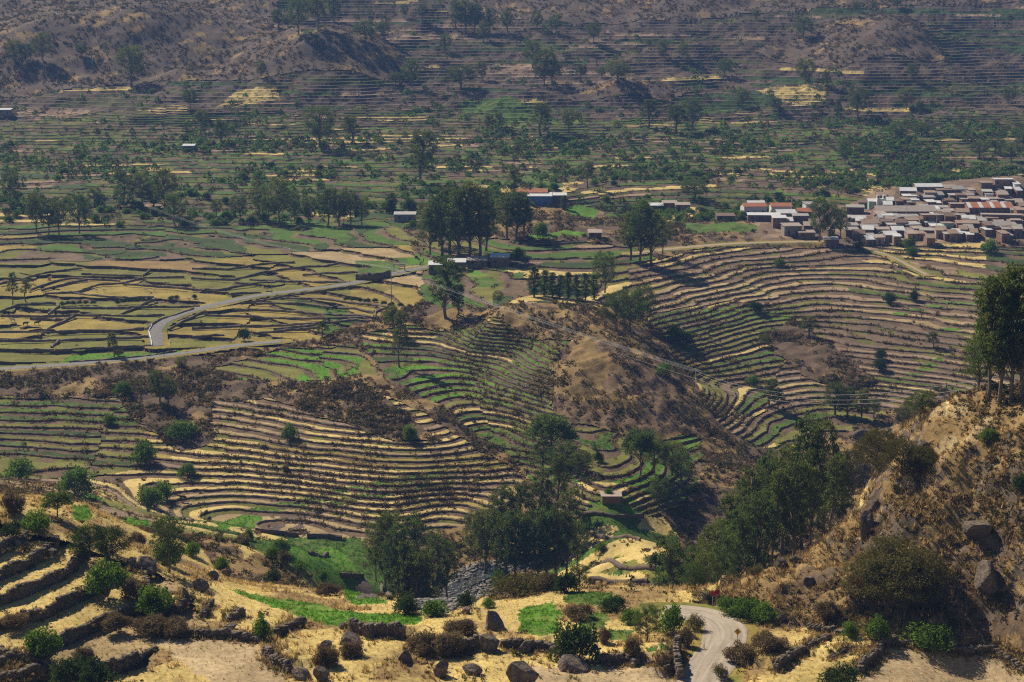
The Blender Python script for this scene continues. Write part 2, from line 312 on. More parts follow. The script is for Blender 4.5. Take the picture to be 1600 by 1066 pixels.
CROP = [  # fields one can tell apart, by colour
 (BRIGHT, [(505,768),(560,757),(695,735),(705,745),(620,757),(520,775)]), (GREEN, [(515,782),(620,765),(712,748),(716,756),(600,776),(520,790)]),
 (BRIGHT, [(330,816),(400,790),(500,772),(520,778),(420,800),(345,828)]), (PLOUGH, [(368,826),(440,802),(530,786),(538,792),(450,815),(410,832)]), (PLOUGH, [(420,832),(470,815),(480,820),(440,834)]),
 (BRIGHT, [(455,855),(500,845),(545,870),(560,895),(520,900),(470,890),(440,870)]), (GREEN, [(430,845),(470,838),(520,850),(500,858),(440,862)]), (BRIGHT, [(480,895),(560,905),(600,945),(550,945),(500,915)]),
 (PLOUGH, [(553,908),(576,906),(594,936),(560,936)]), (BRIGHT, [(597,916),(622,914),(634,932),(606,938)]), (BRIGHT, [(118,766),(160,778),(125,785)]), (BRIGHT, [(110,795),(140,793),(142,815),(112,812)]), (BRIGHT, [(188,805),(235,812),(235,822),(195,818)]), (FALLOW, [(148,792),(200,794),(228,806),(200,808),(150,806)]),
 (BRIGHT, [(912,790),(1000,783),(1010,805),(960,810),(905,803)]), (GREEN, [(905,808),(1000,812),(990,838),(910,830)]), (STRAW, [(915,875),(1030,878),(1030,890),(918,886)]), (STRAW, [(920,895),(1010,898),(1005,908),(918,905)]),
 (BRIGHT, [(110,548),(275,545),(290,552),(180,562),(95,565)]), (GREEN, [(555,405),(620,402),(690,398),(690,408),(640,415),(600,425),(560,430)]), (BRIGHT, [(630,400),(680,397),(680,407),(640,412)]),
 (BRIGHT, [(732,420),(790,418),(790,426),(735,430)]), (GREEN, [(715,435),(820,425),(825,445),(720,450)]), (BRIGHT, [(880,325),(920,318),(935,330),(928,342),(895,338)]), (BRIGHT, [(820,368),(925,362),(925,369),(840,374)]),
 (PALE, [(1040,455),(1100,443),(1185,441),(1195,448),(1140,458),(1060,462)]), (BRIGHT, [(1080,490),(1130,473),(1230,485),(1240,497),(1160,500),(1090,500)]), (GREEN, [(1010,490),(1075,480),(1085,500),(1030,510)]),
 (BRIGHT, [(1400,595),(1470,555),(1478,562),(1450,582),(1415,600)]), (FALLOW, [(1370,560),(1445,557),(1445,572),(1410,585),(1360,572)]), (BRIGHT, [(1395,488),(1470,470),(1540,467),(1540,472),(1470,480),(1400,495)]), (BRIGHT, [(1455,515),(1520,505),(1520,511),(1465,522)]),
 (GREEN, [(720,155),(800,150),(830,165),(860,180),(920,200),(940,205),(820,205),(720,175)]), (GREEN, [(760,240),(900,232),(900,245),(770,250)]), (GREEN, [(660,275),(880,270),(880,292),(560,300)]), (GREEN, [(1060,120+230),(1150,348),(1185,352),(1180,362),(1080,365)]),
 (STRAW, [(420,270),(480,262),(525,275),(520,282),(440,285)]), (STRAW, [(840,228),(890,221),(890,228),(860,233)]), (STRAW, [(720,292),(800,288),(800,300),(740,305)]), (STRAW, [(370,140),(430,136),(440,155),(340,165)]), (STRAW, [(1180,140),(1290,128),(1290,155),(1240,165)]),
 (DARKG, [(130,380),(260,372),(260,400),(130,405)]), (DARKG, [(260,365),(420,360),(430,380),(280,385)]),
 (FALLOW, [(1340,385),(1480,380),(1485,384),(1340,390)]), (STRAW, [(1420,385),(1540,378),(1540,410),(1460,405)]), (DARKG, [(1540,390),(1610,385),(1610,430),(1540,425)]),
 # near fields
 (NEARF, [(245,998),(300,1000),(395,1004),(408,1018),(418,1036),(452,1048),(456,1075),(345,1075),(270,1025)]),
 (NEARF, [(1372,1006),(1550,1010),(1600,1045),(1620,1085),(1330,1085),(1345,1050)]), (NEARF, [(820,1040),(1000,1043),(1070,1060),(1060,1085),(800,1085)]),
 (BRIGHT, [(350,918),(400,928),(470,940),(560,958),(655,960),(655,975),(600,985),(500,975),(420,945)]), (BRIGHT, [(815,950),(870,940),(878,985),(850,995),(815,985)]), (GREEN, [(880,925),(960,925),(970,945),(890,945)]), (GREEN, [(940,985),(985,985),(985,1005),(945,1000)]),
 (GREEN, [(905,955),(950,960),(940,985),(905,985)]), (PALE, [(1010,1015),(1060,1005),(1070,1040),(1000,1040)]), (GREEN, [(1010,1012),(1050,1008),(1045,1022),(1015,1024)])]

FX = GX.reshape(NR, NC); FY = GY.reshape(NR, NC)
rr, cc = np.meshgrid(np.arange(NR-1), np.arange(NC-1), indexing='ij')
i00 = (rr*NC+cc).ravel(); i01 = i00+1; i10 = i00+NC; i11 = i10+1
flip = ((rr+cc) % 2).ravel().astype(bool)
TRI = np.concatenate([np.stack([i00, i01, np.where(flip, i10, i11)], 1), np.stack([np.where(flip, i01, i00), i11, i10], 1)])
TXc = GX[TRI].mean(1); TYc = GY[TRI].mean(1); TZc = GZ[TRI].mean(1)
treg = np.zeros(len(TRI), int)
wob = fbm(TXc/20, TYc/20, 41)*10
treg[TYc+wob > 790] = RI['farfields']; treg[TYc+wob*3 > 1120] = RI['hillterr']
treg[(TYc < 300) & (TZc > 52)] = RI['near']
tfield = np.zeros(len(TRI), bool)
wx = fbm(TXc/9, TYc/9, 71)*.9; wy = fbm(TXc/9, TYc/9, 72)*1.5
for nm, pl in OUTL:
    W = [(p[0], p[1]) for p in hits(pl)]
    m = in_poly(TXc+wx, TYc+wy, W)
    if nm == 'crag': m &= TYc < 330
    treg[m] = RI[nm]
treg[ROAD_D[TRI].min(1) < 1.5] = RI['verge']
# roughness of the wild ground
AMP = np.array([r[7] for r in REG]); vamp = np.zeros(len(GX)); vcnt = np.zeros(len(GX))
for k in range(3): np.add.at(vamp, TRI[:, k], AMP[treg]); np.add.at(vcnt, TRI[:, k], 1)
vamp /= np.maximum(vcnt, 1)
def ridged(x, y, s): return 1-np.abs(fbm(x, y, s, 4))*1.3
rough = vamp*(ridged(GX/13, GY/13, 11)*1.1+fbm(GX/3.2, GY/3.2, 12)*.45-.5)*sstep(.2, 4, ROAD_D)
GZ = GZ+rough*np.where(GY > 900, 1.6, 1.0)
GZ += fbm(GX/5, GY/5, 15)*.12*(GY < 320)*sstep(0, 3, ROAD_D)

# ---- terraces: cut every triangle of the slope at the terrace levels
STEP = np.array([max(r[1], 1e-6) for r in REG]); HAS = np.array([r[1] > 0 for r in REG]); LEV = np.array([r[2] for r in REG]); PL = np.array([r[3] for r in REG], float)
ter = HAS[treg]
q = np.nonzero(ter)[0]
C = TRI[q]; st = STEP[treg[q]]
phase = (h01(np.floor((TXc[q]+fbm(TYc[q]/40, TXc[q]/60, 31)*14)/(PL[treg[q]]*1.9)), treg[q], 91)-.5)*1.0
P3 = np.stack([GX[C], GY[C], GZ[C]/st[:, None]+phase[:, None]], 2)
src = q.copy(); pend_P, pend_s = P3, src
done_P, done_k, done_s, done_b, segs = [], [], [], [], []
def order(P):
    o = np.argsort(P[:, :, 2], 1); return np.take_along_axis(P, o[:, :, None], 1)
for it in range(24):
    if len(pend_P) == 0: break
    P = order(pend_P); k = np.floor(P[:, 0, 2]+1e-7); lv = LEV[treg[pend_s]]; bank = (P[:, 0, 2]-k) >= lv-1e-7; L = np.where(bank, k+1, k+lv)
    ok = P[:, 2, 2] <= L+1e-7
    done_P.append(P[ok]); done_k.append(k[ok]); done_s.append(pend_s[ok]); done_b.append(bank[ok])
    P = P[~ok]; L = L[~ok]; s_ = pend_s[~ok]; k = k[~ok]; bank = bank[~ok]
    a, b, c = P[:, 0], P[:, 1], P[:, 2]
    lerp = lambda p, r: p+(r-p)*((L-p[:, 2])/(r[:, 2]-p[:, 2]+1e-12))[:, None]
    ac = lerp(a, c); ac[:, 2] = L
    low = b[:, 2] >= L
    ab = lerp(a, b); bc = lerp(b, c); ab[:, 2] = L; bc[:, 2] = L
    A, B = low, ~low
    for Q, M in (((a, ab, ac), A), ((a, b, bc), B), ((a, bc, ac), B)):
        done_P.append(np.stack([Q[0][M], Q[1][M], Q[2][M]], 1)); done_k.append(k[M]); done_s.append(s_[M]); done_b.append(bank[M])
    segs.append((np.stack([np.where(A[:, None], ab, bc), ac], 1)[bank], L[bank], s_[bank]))
    pend_P = np.concatenate([np.stack([ab[A], b[A], c[A]], 1), np.stack([ab[A], c[A], ac[A]], 1), np.stack([bc[B], c[B], ac[B]], 1)])
    pend_s = np.concatenate([s_[A], s_[A], s_[B]])
TP = np.concatenate(done_P); TK = np.concatenate(done_k); TS = np.concatenate(done_s); TB = np.concatenate(done_b)
ph_of = np.zeros(len(TRI)); ph_of[q] = phase
BEND = np.array([{'hillterr': .93, 'farfields': .82, 'nearterr': .24}.get(r[0], .52) for r in REG])      # height reached by the bank below the wall
def tread_z(u, k, s):
    r = treg[s]; f = np.clip(u-k, 0, 1); lv = LEV[r]; s1 = .14
    p = np.where(f < lv, f*s1/lv, s1+(f-lv)/(1-lv)*(BEND[r]-s1))
    return (k+p-ph_of[s])*STEP[r]
TZ = tread_z(TP[:, :, 2], TK[:, None], TS[:, None])
SG = np.concatenate([x[0] for x in segs]); SL = np.concatenate([x[1] for x in segs]); SS = np.concatenate([x[2] for x in segs])
seg_top = (SL-ph_of[SS])*STEP[treg[SS]]; seg_bot = seg_top-(1-BEND[treg[SS]])*STEP[treg[SS]]

# colours of the fields
palC = []; palW = []
def pick(reg, r):
    out = np.zeros((len(reg), 3))
    for i, rg in enumerate(REG):
        m = reg == i
        if not m.any(): continue
        w = np.cumsum([p[0] for p in rg[4]]); w = w/w[-1]; cs = np.array([p[1] for p in rg[4]])
        out[m] = cs[np.minimum(np.searchsorted(w, r[m]), len(cs)-1)]
    return out
def crop_patches(x, y, col):
    hit_ = np.zeros(len(x), bool)
    jx = fbm(x/5, y/5, 77)*.6+vnoise(x*1.1, y*1.1, 78)*.5
    for c, pl in CROP_W:
        m = in_poly(x+jx, y+jx, pl)
        if c in (BRIGHT, GREEN):
            t_ = sstep(.1, .8, fbm(x[m]/4, y[m]/4, 79)+.6*fbm(x[m]/1.3, y[m]/1.3, 80))[:, None]*.4
            col[m] = np.array(c)*(1-t_)+np.array((.17,.165,.045))*t_
        else: col[m] = c
        hit_ |= m
    return hit_
CROP_W = [(c, [(p[0], p[1]) for p in hits(pl)]) for c, pl in CROP]
# whole ground faces
n_ = np.nonzero(~ter)[0]
cx, cy = TXc[n_], TYc[n_]
rg = treg[n_]
wildm = np.isin(rg, [RI[k] for k in ('wild','hillwild','scrub','spur','crag','hang','village','river','near')])
rv = np.where(wildm, np.clip(.5+fbm(cx/11, cy/11, 51)*.55, 0, .999), h01(np.floor((cx+fbm(cy/30, cx/30, 52)*12)/46+h01(np.floor(cy/13), 5)*3), np.floor((cy+fbm(cx/40, cy/40, 54)*6)/13), 53))
col_n = pick(rg, rv)
nearm = rg == RI['near']
tone = np.clip(.5+fbm(cx/7, cy/7, 61)*.6, 0, 1)[:, None]
tone = sstep(.05, .45, tone)
col_n[nearm] = (np.array(STRAW)*tone+np.array(WGOLD)*(1-tone))[nearm]
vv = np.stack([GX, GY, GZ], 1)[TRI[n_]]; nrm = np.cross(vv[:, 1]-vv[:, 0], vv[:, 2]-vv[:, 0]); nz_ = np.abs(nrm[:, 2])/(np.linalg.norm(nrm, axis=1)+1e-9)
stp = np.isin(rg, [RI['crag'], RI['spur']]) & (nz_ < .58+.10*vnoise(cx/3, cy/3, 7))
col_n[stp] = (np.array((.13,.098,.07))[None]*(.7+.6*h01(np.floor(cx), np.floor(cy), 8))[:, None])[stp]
field_n = crop_patches(cx, cy, col_n)
cxt = TP[:, :, 0].mean(1); cyt = TP[:, :, 1].mean(1); rgt = treg[TS]
cell = np.floor((cxt+fbm(cyt/25, cxt/25, 33)*9)/PL[rgt]+h01(TK, rgt, 34)*7)
big = np.floor(cxt/(PL[rgt]*2.4)+TK/4.0)
rr1 = h01(cell, TK, rgt, 35); rr2 = h01(big, np.floor(TK/4), rgt, 36)
col_t = pick(rgt, np.where(h01(cell, TK, 37) < .55, rr2, rr1))
col_t *= (1+.16*(h01(cell, TK, 38)-.5))[:, None]
crop_patches(cxt, cyt, col_t)
farb = np.isin(rgt, [RI['hillterr'], RI['farfields']])
bk = np.array(WBROWN)[None]*(.8+.5*h01(np.floor(cxt/3), TK, 44))[:, None]
bk = np.where((h01(np.floor(cxt/5), TK, 45) < np.where(farb, .45, .25))[:, None], np.array(OLIVE)[None]*.8, bk)
keep = col_t*.88
col_t[TB] = np.where((rgt == RI['hillterr'])[:, None], keep, bk)[TB]
col_r = np.array(WBROWN)[None]*(0.75+.6*h01(np.floor(SG[:, 0, 0]/2.5), SL, 39))[:, None]

# assemble the ground mesh
def mesh_np(name, V, F, mat=None, col=None, smooth_=False, sides=3):
    me = bpy.data.meshes.new(name)
    me.vertices.add(len(V)); me.vertices.foreach_set('co', np.asarray(V, np.float32).ravel())
    F = np.asarray(F, np.int32)
    me.loops.add(F.size); me.loops.foreach_set('vertex_index', F.ravel())
    me.polygons.add(len(F)); me.polygons.foreach_set('loop_start', np.arange(0, F.size, F.shape[1], dtype=np.int32)); me.polygons.foreach_set('loop_total', np.full(len(F), F.shape[1], np.int32))
    if smooth_: me.polygons.foreach_set('use_smooth', np.ones(len(F), bool))
    me.update(calc_edges=True)
    if col is not None:
        at = me.attributes.new('col', 'FLOAT_COLOR', 'FACE')
        at.data.foreach_set('color', np.c_[np.asarray(col, np.float32), np.ones(len(F), np.float32)].ravel())
    if mat: me.materials.append(mat)
    return me
def link(name, me, parent=None, **props):
    o = bpy.data.objects.new(name, me); COL.objects.link(o)
    if parent is not None: o.parent = parent
    for k, v in props.items(): o[k] = v
    return o
def mat_new(name):
    m = bpy.data.materials.new(name); m.use_nodes = True
    nt = m.node_tree; b = nt.nodes['Principled BSDF']
    b.inputs['Roughness'].default_value = .95
    if 'Specular IOR Level' in b.inputs: b.inputs['Specular IOR Level'].default_value = .15
    return m, nt, b
def mat_ground():
    m, nt, b = mat_new('ground_cover'); N = nt.nodes.new; Lk = nt.links.new
    at = N('ShaderNodeAttribute'); at.attribute_name = 'col'
    ge = N('ShaderNodeNewGeometry')
    n1 = N('ShaderNodeTexNoise'); n1.inputs['Scale'].default_value = 1.3; n1.inputs['Detail'].default_value = 4; n1.inputs['Roughness'].default_value = .7
    n2 = N('ShaderNodeTexNoise'); n2.inputs['Scale'].default_value = .11; n2.inputs['Detail'].default_value = 3
    Lk(ge.outputs['Position'], n1.inputs['Vector']); Lk(ge.outputs['Position'], n2.inputs['Vector'])
    r1 = N('ShaderNodeMapRange'); r1.inputs[1].default_value = .3; r1.inputs[2].default_value = .7; r1.inputs[3].default_value = .66; r1.inputs[4].default_value = 1.34
    r2 = N('ShaderNodeMapRange'); r2.inputs[1].default_value = .3; r2.inputs[2].default_value = .7; r2.inputs[3].default_value = .72; r2.inputs[4].default_value = 1.2
    Lk(n1.outputs['Fac'], r1.inputs[0]); Lk(n2.outputs['Fac'], r2.inputs[0])
    mu = N('ShaderNodeMath'); mu.operation = 'MULTIPLY'; Lk(r1.outputs[0], mu.inputs[0]); Lk(r2.outputs[0], mu.inputs[1])
    vm = N('ShaderNodeVectorMath'); vm.operation = 'SCALE'; Lk(at.outputs['Color'], vm.inputs[0]); Lk(mu.outputs[0], vm.inputs['Scale'])
    Lk(vm.outputs[0], b.inputs['Base Color'])
    bp = N('ShaderNodeBump'); bp.inputs['Strength'].default_value = .5; bp.inputs['Distance'].default_value = .35
    Lk(n1.outputs['Fac'], bp.inputs['Height']); Lk(bp.outputs[0], b.inputs['Normal'])
    return m
M_GROUND = mat_ground()
nb = len(GX)
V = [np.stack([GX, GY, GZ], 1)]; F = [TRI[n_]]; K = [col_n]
tv = np.concatenate([TP[:, :, :2], TZ[:, :, None]], 2).reshape(-1, 3)
# keep every tread facing up
e1 = tv[1::3]-tv[0::3]; e2 = tv[2::3]-tv[0::3]; dn = (e1[:, 0]*e2[:, 1]-e1[:, 1]*e2[:, 0]) < 0
tf = np.arange(len(tv)).reshape(-1, 3); tf[dn] = tf[dn][:, [0, 2, 1]]
V.append(tv); F.append(tf+nb); K.append(col_t); nb += len(tv)
ns = len(SG)
sv = np.zeros((ns, 4, 3)); sv[:, 0, :2] = SG[:, 0, :2]; sv[:, 1, :2] = SG[:, 1, :2]; sv[:, 2, :2] = SG[:, 1, :2]; sv[:, 3, :2] = SG[:, 0, :2]
sv[:, 0, 2] = seg_bot; sv[:, 1, 2] = seg_bot; sv[:, 2, 2] = seg_top; sv[:, 3, 2] = seg_top
b4 = np.arange(ns)[:, None]*4
V.append(sv.reshape(-1, 3)); F.append(np.concatenate([b4+np.array([[0, 1, 2]]), b4+np.array([[0, 2, 3]])])+nb); K.append(np.concatenate([col_r, col_r])); nb += ns*4
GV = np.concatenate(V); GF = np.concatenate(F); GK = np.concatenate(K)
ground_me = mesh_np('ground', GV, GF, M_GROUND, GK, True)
ground = link('ground', ground_me, kind='structure')
print('ground tris', len(GF), 'segs', ns)
# the land around and beneath: one coarse sheet, a little lower where the surveyed land lies on it
ot = np.concatenate([np.linspace(-2.6, -.5, 22), np.linspace(-.46, .46, 120), np.linspace(.5, 2.6, 22)])
oy = np.concatenate([np.linspace(172, 1300, 200), np.linspace(1320, 2500, 40)])
ox = (oy[:, None]*ot[None]).ravel(); oyy = np.repeat(oy, len(ot))
ins = (np.abs(ox/oyy) < .449) & (oyy > 173) & (oyy < 1878)
oz = np.where(ins, 0, base_height(ox, oyy)); oz[ins] = zgrid(ox[ins], oyy[ins])-2.6
ny, nx = len(oy), len(ot)
oi = (np.arange(ny-1)[:, None]*nx+np.arange(nx-1)[None]).ravel()
outer = link('terrain', mesh_np('terrain', np.stack([ox, oyy, oz], 1), np.stack([oi, oi+1, oi+nx+1, oi+nx], 1), M_GROUND, np.tile(np.array(WBROWN), (len(oi), 1)), True), kind='structure')
#ENDSTAGE2

# ------------------------------------------------------------------ materials for what stands on the land
def ramp(nt, fac, stops):
    r = nt.nodes.new('ShaderNodeValToRGB'); el = r.color_ramp.elements
    while len(el) < len(stops): el.new(.5)
    for e, (p, c) in zip(el, stops): e.position = p; e.color = (*c, 1)
    nt.links.new(fac, r.inputs[0]); return r.outputs[0]
def mat_noise(name, c1, c2, scale=2.0, bump=.4, dist=.2, detail=4, rough=.92, island=0.0):
    m, nt, b = mat_new(name); N = nt.nodes.new; Lk = nt.links.new
    ge = N('ShaderNodeNewGeometry'); n = N('ShaderNodeTexNoise'); n.inputs['Scale'].default_value = scale; n.inputs['Detail'].default_value = detail; n.inputs['Roughness'].default_value = .65
    Lk(ge.outputs['Position'], n.inputs['Vector'])
    c = ramp(nt, n.outputs['Fac'], [(.32, c1), (.68, c2)])
    if island:
        mr = N('ShaderNodeMapRange'); mr.inputs[3].default_value = 1-island; mr.inputs[4].default_value = 1+island; Lk(ge.outputs['Random Per Island'], mr.inputs[0])
        vm = N('ShaderNodeVectorMath'); vm.operation = 'SCALE'; Lk(c, vm.inputs[0]); Lk(mr.outputs[0], vm.inputs['Scale']); c = vm.outputs[0]
    Lk(c, b.inputs['Base Color']); b.inputs['Roughness'].default_value = rough
    if bump:
        bp = N('ShaderNodeBump'); bp.inputs['Strength'].default_value = bump; bp.inputs['Distance'].default_value = dist
        Lk(n.outputs['Fac'], bp.inputs['Height']); Lk(bp.outputs[0], b.inputs['Normal'])
    return m
def mat_leaf(name, dark, light, trans=.35, obj=.35):
    m = bpy.data.materials.new(name); m.use_nodes = True; nt = m.node_tree; nt.nodes.clear(); N = nt.nodes.new; Lk = nt.links.new
    out = N('ShaderNodeOutputMaterial'); di = N('ShaderNodeBsdfDiffuse'); tr = N('ShaderNodeBsdfTranslucent'); mx = N('ShaderNodeMixShader')
    ge = N('ShaderNodeNewGeometry'); oi = N('ShaderNodeObjectInfo')
    ad = N('ShaderNodeMath'); ad.operation = 'MULTIPLY_ADD'; Lk(oi.outputs['Random'], ad.inputs[0]); ad.inputs[1].default_value = obj; 
    ml = N('ShaderNodeMath'); ml.operation = 'MULTIPLY'; Lk(ge.outputs['Random Per Island'], ml.inputs[0]); ml.inputs[1].default_value = 1-obj; Lk(ml.outputs[0], ad.inputs[2])
    c = ramp(nt, ad.outputs[0], [(.1, dark), (.9, light)])
    Lk(c, di.inputs['Color']); Lk(c, tr.inputs['Color']); mx.inputs[0].default_value = trans
    Lk(di.outputs[0], mx.inputs[1]); Lk(tr.outputs[0], mx.inputs[2]); Lk(mx.outputs[0], out.inputs[0])
    return m
def mat_flat(name, c, rough=.8, var=.12, scale=.8):
    return mat_noise(name, tuple(v*(1-var) for v in c), tuple(v*(1+var) for v in c), scale, .15, .05, 3, rough)
def mat_col(name, trans=0.25):
    """plants whose colour is stored with each plant"""
    m = bpy.data.materials.new(name); m.use_nodes = True; nt = m.node_tree; nt.nodes.clear(); N = nt.nodes.new; Lk = nt.links.new
    out = N('ShaderNodeOutputMaterial'); di = N('ShaderNodeBsdfDiffuse'); tr = N('ShaderNodeBsdfTranslucent'); mx = N('ShaderNodeMixShader'); at = N('ShaderNodeAttribute'); at.attribute_name = 'col'
    Lk(at.outputs['Color'], di.inputs['Color']); Lk(at.outputs['Color'], tr.inputs['Color']); mx.inputs[0].default_value = trans
    Lk(di.outputs[0], mx.inputs[1]); Lk(tr.outputs[0], mx.inputs[2]); Lk(mx.outputs[0], out.inputs[0])
    return m
M_WALL = mat_noise('dry_stone', (.085,.063,.046), (.23,.175,.125), 3.2, .7, .3, 5, .95)
M_FWALL = mat_noise('field_wall_stone', (.12,.092,.066), (.27,.21,.15), 2.2, .7, .3, 5, .95)
M_STONE = mat_noise('wall_stone', (.07,.056,.044), (.21,.168,.128), 4.0, .6, .1, 4, .95, .35)
M_ROCK = mat_noise('boulder_rock', (.075,.058,.048), (.30,.235,.19), 2.4, 1.0, .5, 9, .95)
M_CLIFF = mat_noise('crag_rock', (.06,.048,.038), (.25,.195,.15), 1.6, 1.0, .6, 9, .95)
M_GRAVEL = mat_noise('gravel', (.36,.30,.235), (.52,.44,.35), 1.2, .25, .06, 6, 1.0)
M_ASPHALT = mat_noise('worn_asphalt', (.13,.125,.12), (.21,.20,.195), .6, .1, .03, 4, .75)
M_DIRT = mat_noise('trodden_dirt', (.26,.19,.13), (.40,.31,.22), 1.0, .3, .08, 5, 1.0)
M_BARK = mat_noise('bark', (.11,.085,.06), (.27,.22,.165), 3.0, .4, .08, 4, .95)
M_EUC = mat_leaf('eucalyptus_leaf', (.042,.074,.020), (.15,.205,.044), .58)
M_EUCW = mat_leaf('eucalyptus_leaf_warm', (.054,.082,.018), (.195,.215,.044), .58)
M_BUSH = mat_leaf('bush_leaf', (.058,.12,.014), (.17,.27,.034), .5)
M_BUSHD = mat_leaf('bush_leaf_dark', (.026,.052,.016), (.075,.11,.026), .38)
M_TWIG = mat_leaf('dry_twig', (.095,.07,.036), (.29,.21,.105), .35)
M_SCRUB = mat_leaf('scrub_leaf', (.05,.055,.016), (.18,.155,.045), .4)
M_PLANT = mat_col('field_plant', .45)

def mat_road(name, c1, c2, track):
    m, nt, b = mat_new(name); N = nt.nodes.new; Lk = nt.links.new
    at = N('ShaderNodeAttribute'); at.attribute_name = 'st'; ge = N('ShaderNodeNewGeometry')
    n1 = N('ShaderNodeTexNoise'); n1.inputs['Scale'].default_value = 1.6; n1.inputs['Detail'].default_value = 3; Lk(at.outputs['Vector'], n1.inputs['Vector'])
    n2 = N('ShaderNodeTexNoise'); n2.inputs['Scale'].default_value = 1.3; n2.inputs['Detail'].default_value = 6; n2.inputs['Roughness'].default_value = .7; Lk(ge.outputs['Position'], n2.inputs['Vector'])
    mx = N('ShaderNodeMath'); mx.operation = 'MULTIPLY_ADD'; Lk(n1.outputs['Fac'], mx.inputs[0]); mx.inputs[1].default_value = track; 
    m2 = N('ShaderNodeMath'); m2.operation = 'MULTIPLY'; Lk(n2.outputs['Fac'], m2.inputs[0]); m2.inputs[1].default_value = 1-track; Lk(m2.outputs[0], mx.inputs[2])
    Lk(ramp(nt, mx.outputs[0], [(.36, c1), (.62, c2)]), b.inputs['Base Color']); b.inputs['Roughness'].default_value = 1.0
    bp = N('ShaderNodeBump'); bp.inputs['Strength'].default_value = .35; bp.inputs['Distance'].default_value = .08; Lk(mx.outputs[0], bp.inputs['Height']); Lk(bp.outputs[0], b.inputs['Normal'])
    return m
M_GRAVEL = mat_road('gravel', (.25,.205,.16), (.42,.36,.29), .65)
# ------------------------------------------------------------------ roads
def ribbon(name, P, width, mat, lift=.10, n=6):
    P = resample(P, 1.2); T = np.gradient(P[:, :2], axis=0); T /= np.linalg.norm(T, axis=1)[:, None]; Nn = np.stack([T[:, 1], -T[:, 0]], 1)
    vs_ = []
    for j in range(n+1):
        o = (j/n-.5)*width+(fbm(np.arange(len(P))/4, np.full(len(P), j*9.), 3)*.25 if j in (0, n) else 0)
        xy = P[:, :2]+Nn*np.asarray(o).reshape(-1, 1)
        z = np.maximum(P[:, 2], zgrid(xy[:, 0], xy[:, 1]))+lift*(1 if 0 < j < n else .4)
        vs_.append(np.c_[xy, z])
    Vr = np.stack(vs_, 1).reshape(-1, 3); m = n+1
    idx = (np.arange(len(P)-1)[:, None]*m+np.arange(n)[None]).ravel()
    al = np.repeat(np.arange(len(P))*1.2, m); ac_ = np.tile((np.arange(m)/n-.5)*width, len(P))
    me = mesh_np(name, Vr, np.stack([idx, idx+1, idx+m+1, idx+m], 1), mat, None, True)
    a_ = me.attributes.new('st', 'FLOAT_VECTOR', 'POINT'); a_.data.foreach_set('vector', np.c_[al*.05, ac_*1.1, al*0].astype(np.float32).ravel())
    return link(name, me, kind='structure')
    return link(name, mesh_np(name, Vr, np.stack([idx, idx+1, idx+m+1, idx+m], 1), mat, None, True), kind='structure')
for nm, mt in (('gravel_road', M_GRAVEL), ('valley_road', M_ASPHALT), ('winding_road', M_ASPHALT), ('dirt_track', M_DIRT), ('foot_path', M_DIRT)):
    ribbon(nm, ROADS[nm][0], ROADS[nm][1], mt)

# ------------------------------------------------------------------ walls
ORD = ['first','second','third','fourth','fifth','sixth','seventh','eighth','ninth','tenth','eleventh','twelfth','thirteenth','fourteenth','fifteenth','sixteenth','seventeenth','eighteenth','nineteenth','twentieth']
def ordn(i):
    if i < 20: return ORD[i]
    i += 1
    tens = {2:'twenty',3:'thirty',4:'forty',5:'fifty',6:'sixty',7:'seventy',8:'eighty',9:'ninety'}
    if i % 10 == 0: return {2:'twentieth',3:'thirtieth',4:'fortieth',5:'fiftieth',6:'sixtieth',7:'seventieth',8:'eightieth',9:'ninetieth'}.get(i//10, str(i)+'th')
    return tens.get(i//10, str(i//10))+'-'+ORD[i % 10-1]
def strip_wall(P, off, bot, top):
    """solid wall along P: battered face on the off side, coping, back"""
    n = len(P); j = lambda a: (np.random.rand(n)-.5)*a
    prof = [(.34, bot-.25, .35), (.24, bot*.5+top*.5, .4), (.06, top+.06, .35), (-.34, top+.04, .25), (-.40, bot-.25, .1)]
    Vs = []
    for o, z, jj in prof: Vs.append(np.c_[P[:, :2]+off*(o+j(jj))[:, None], z+j(.32 if o < .3 else .05)])
    m = len(prof); Vr = np.stack(Vs, 1).reshape(-1, 3)
    idx = (np.arange(n-1)[:, None]*m+np.arange(m)[None]).ravel(); nxt = (np.arange(n-1)[:, None]*m+(np.arange(m)[None]+1) % m).ravel()
    Fq = np.stack([idx, nxt, nxt+m, idx+m], 1)
    caps = np.array([[0, 1, 2, 3], [m*(n-1)+3, m*(n-1)+2, m*(n-1)+1, m*(n-1)]])
    caps2 = np.array([[0, 3, 4, 4], [m*(n-1)+4, m*(n-1)+3, m*(n-1), m*(n-1)]])
    return Vr, np.concatenate([Fq, caps])
def cube_v():
    return np.array([[-1,-1,-1],[1,-1,-1],[1,1,-1],[-1,1,-1],[-1,-1,1],[1,-1,1],[1,1,1],[-1,1,1]], float)*.5
CUBE_F = np.array([[0,3,2,1],[4,5,6,7],[0,1,5,4],[1,2,6,5],[2,3,7,6],[3,0,4,7]])
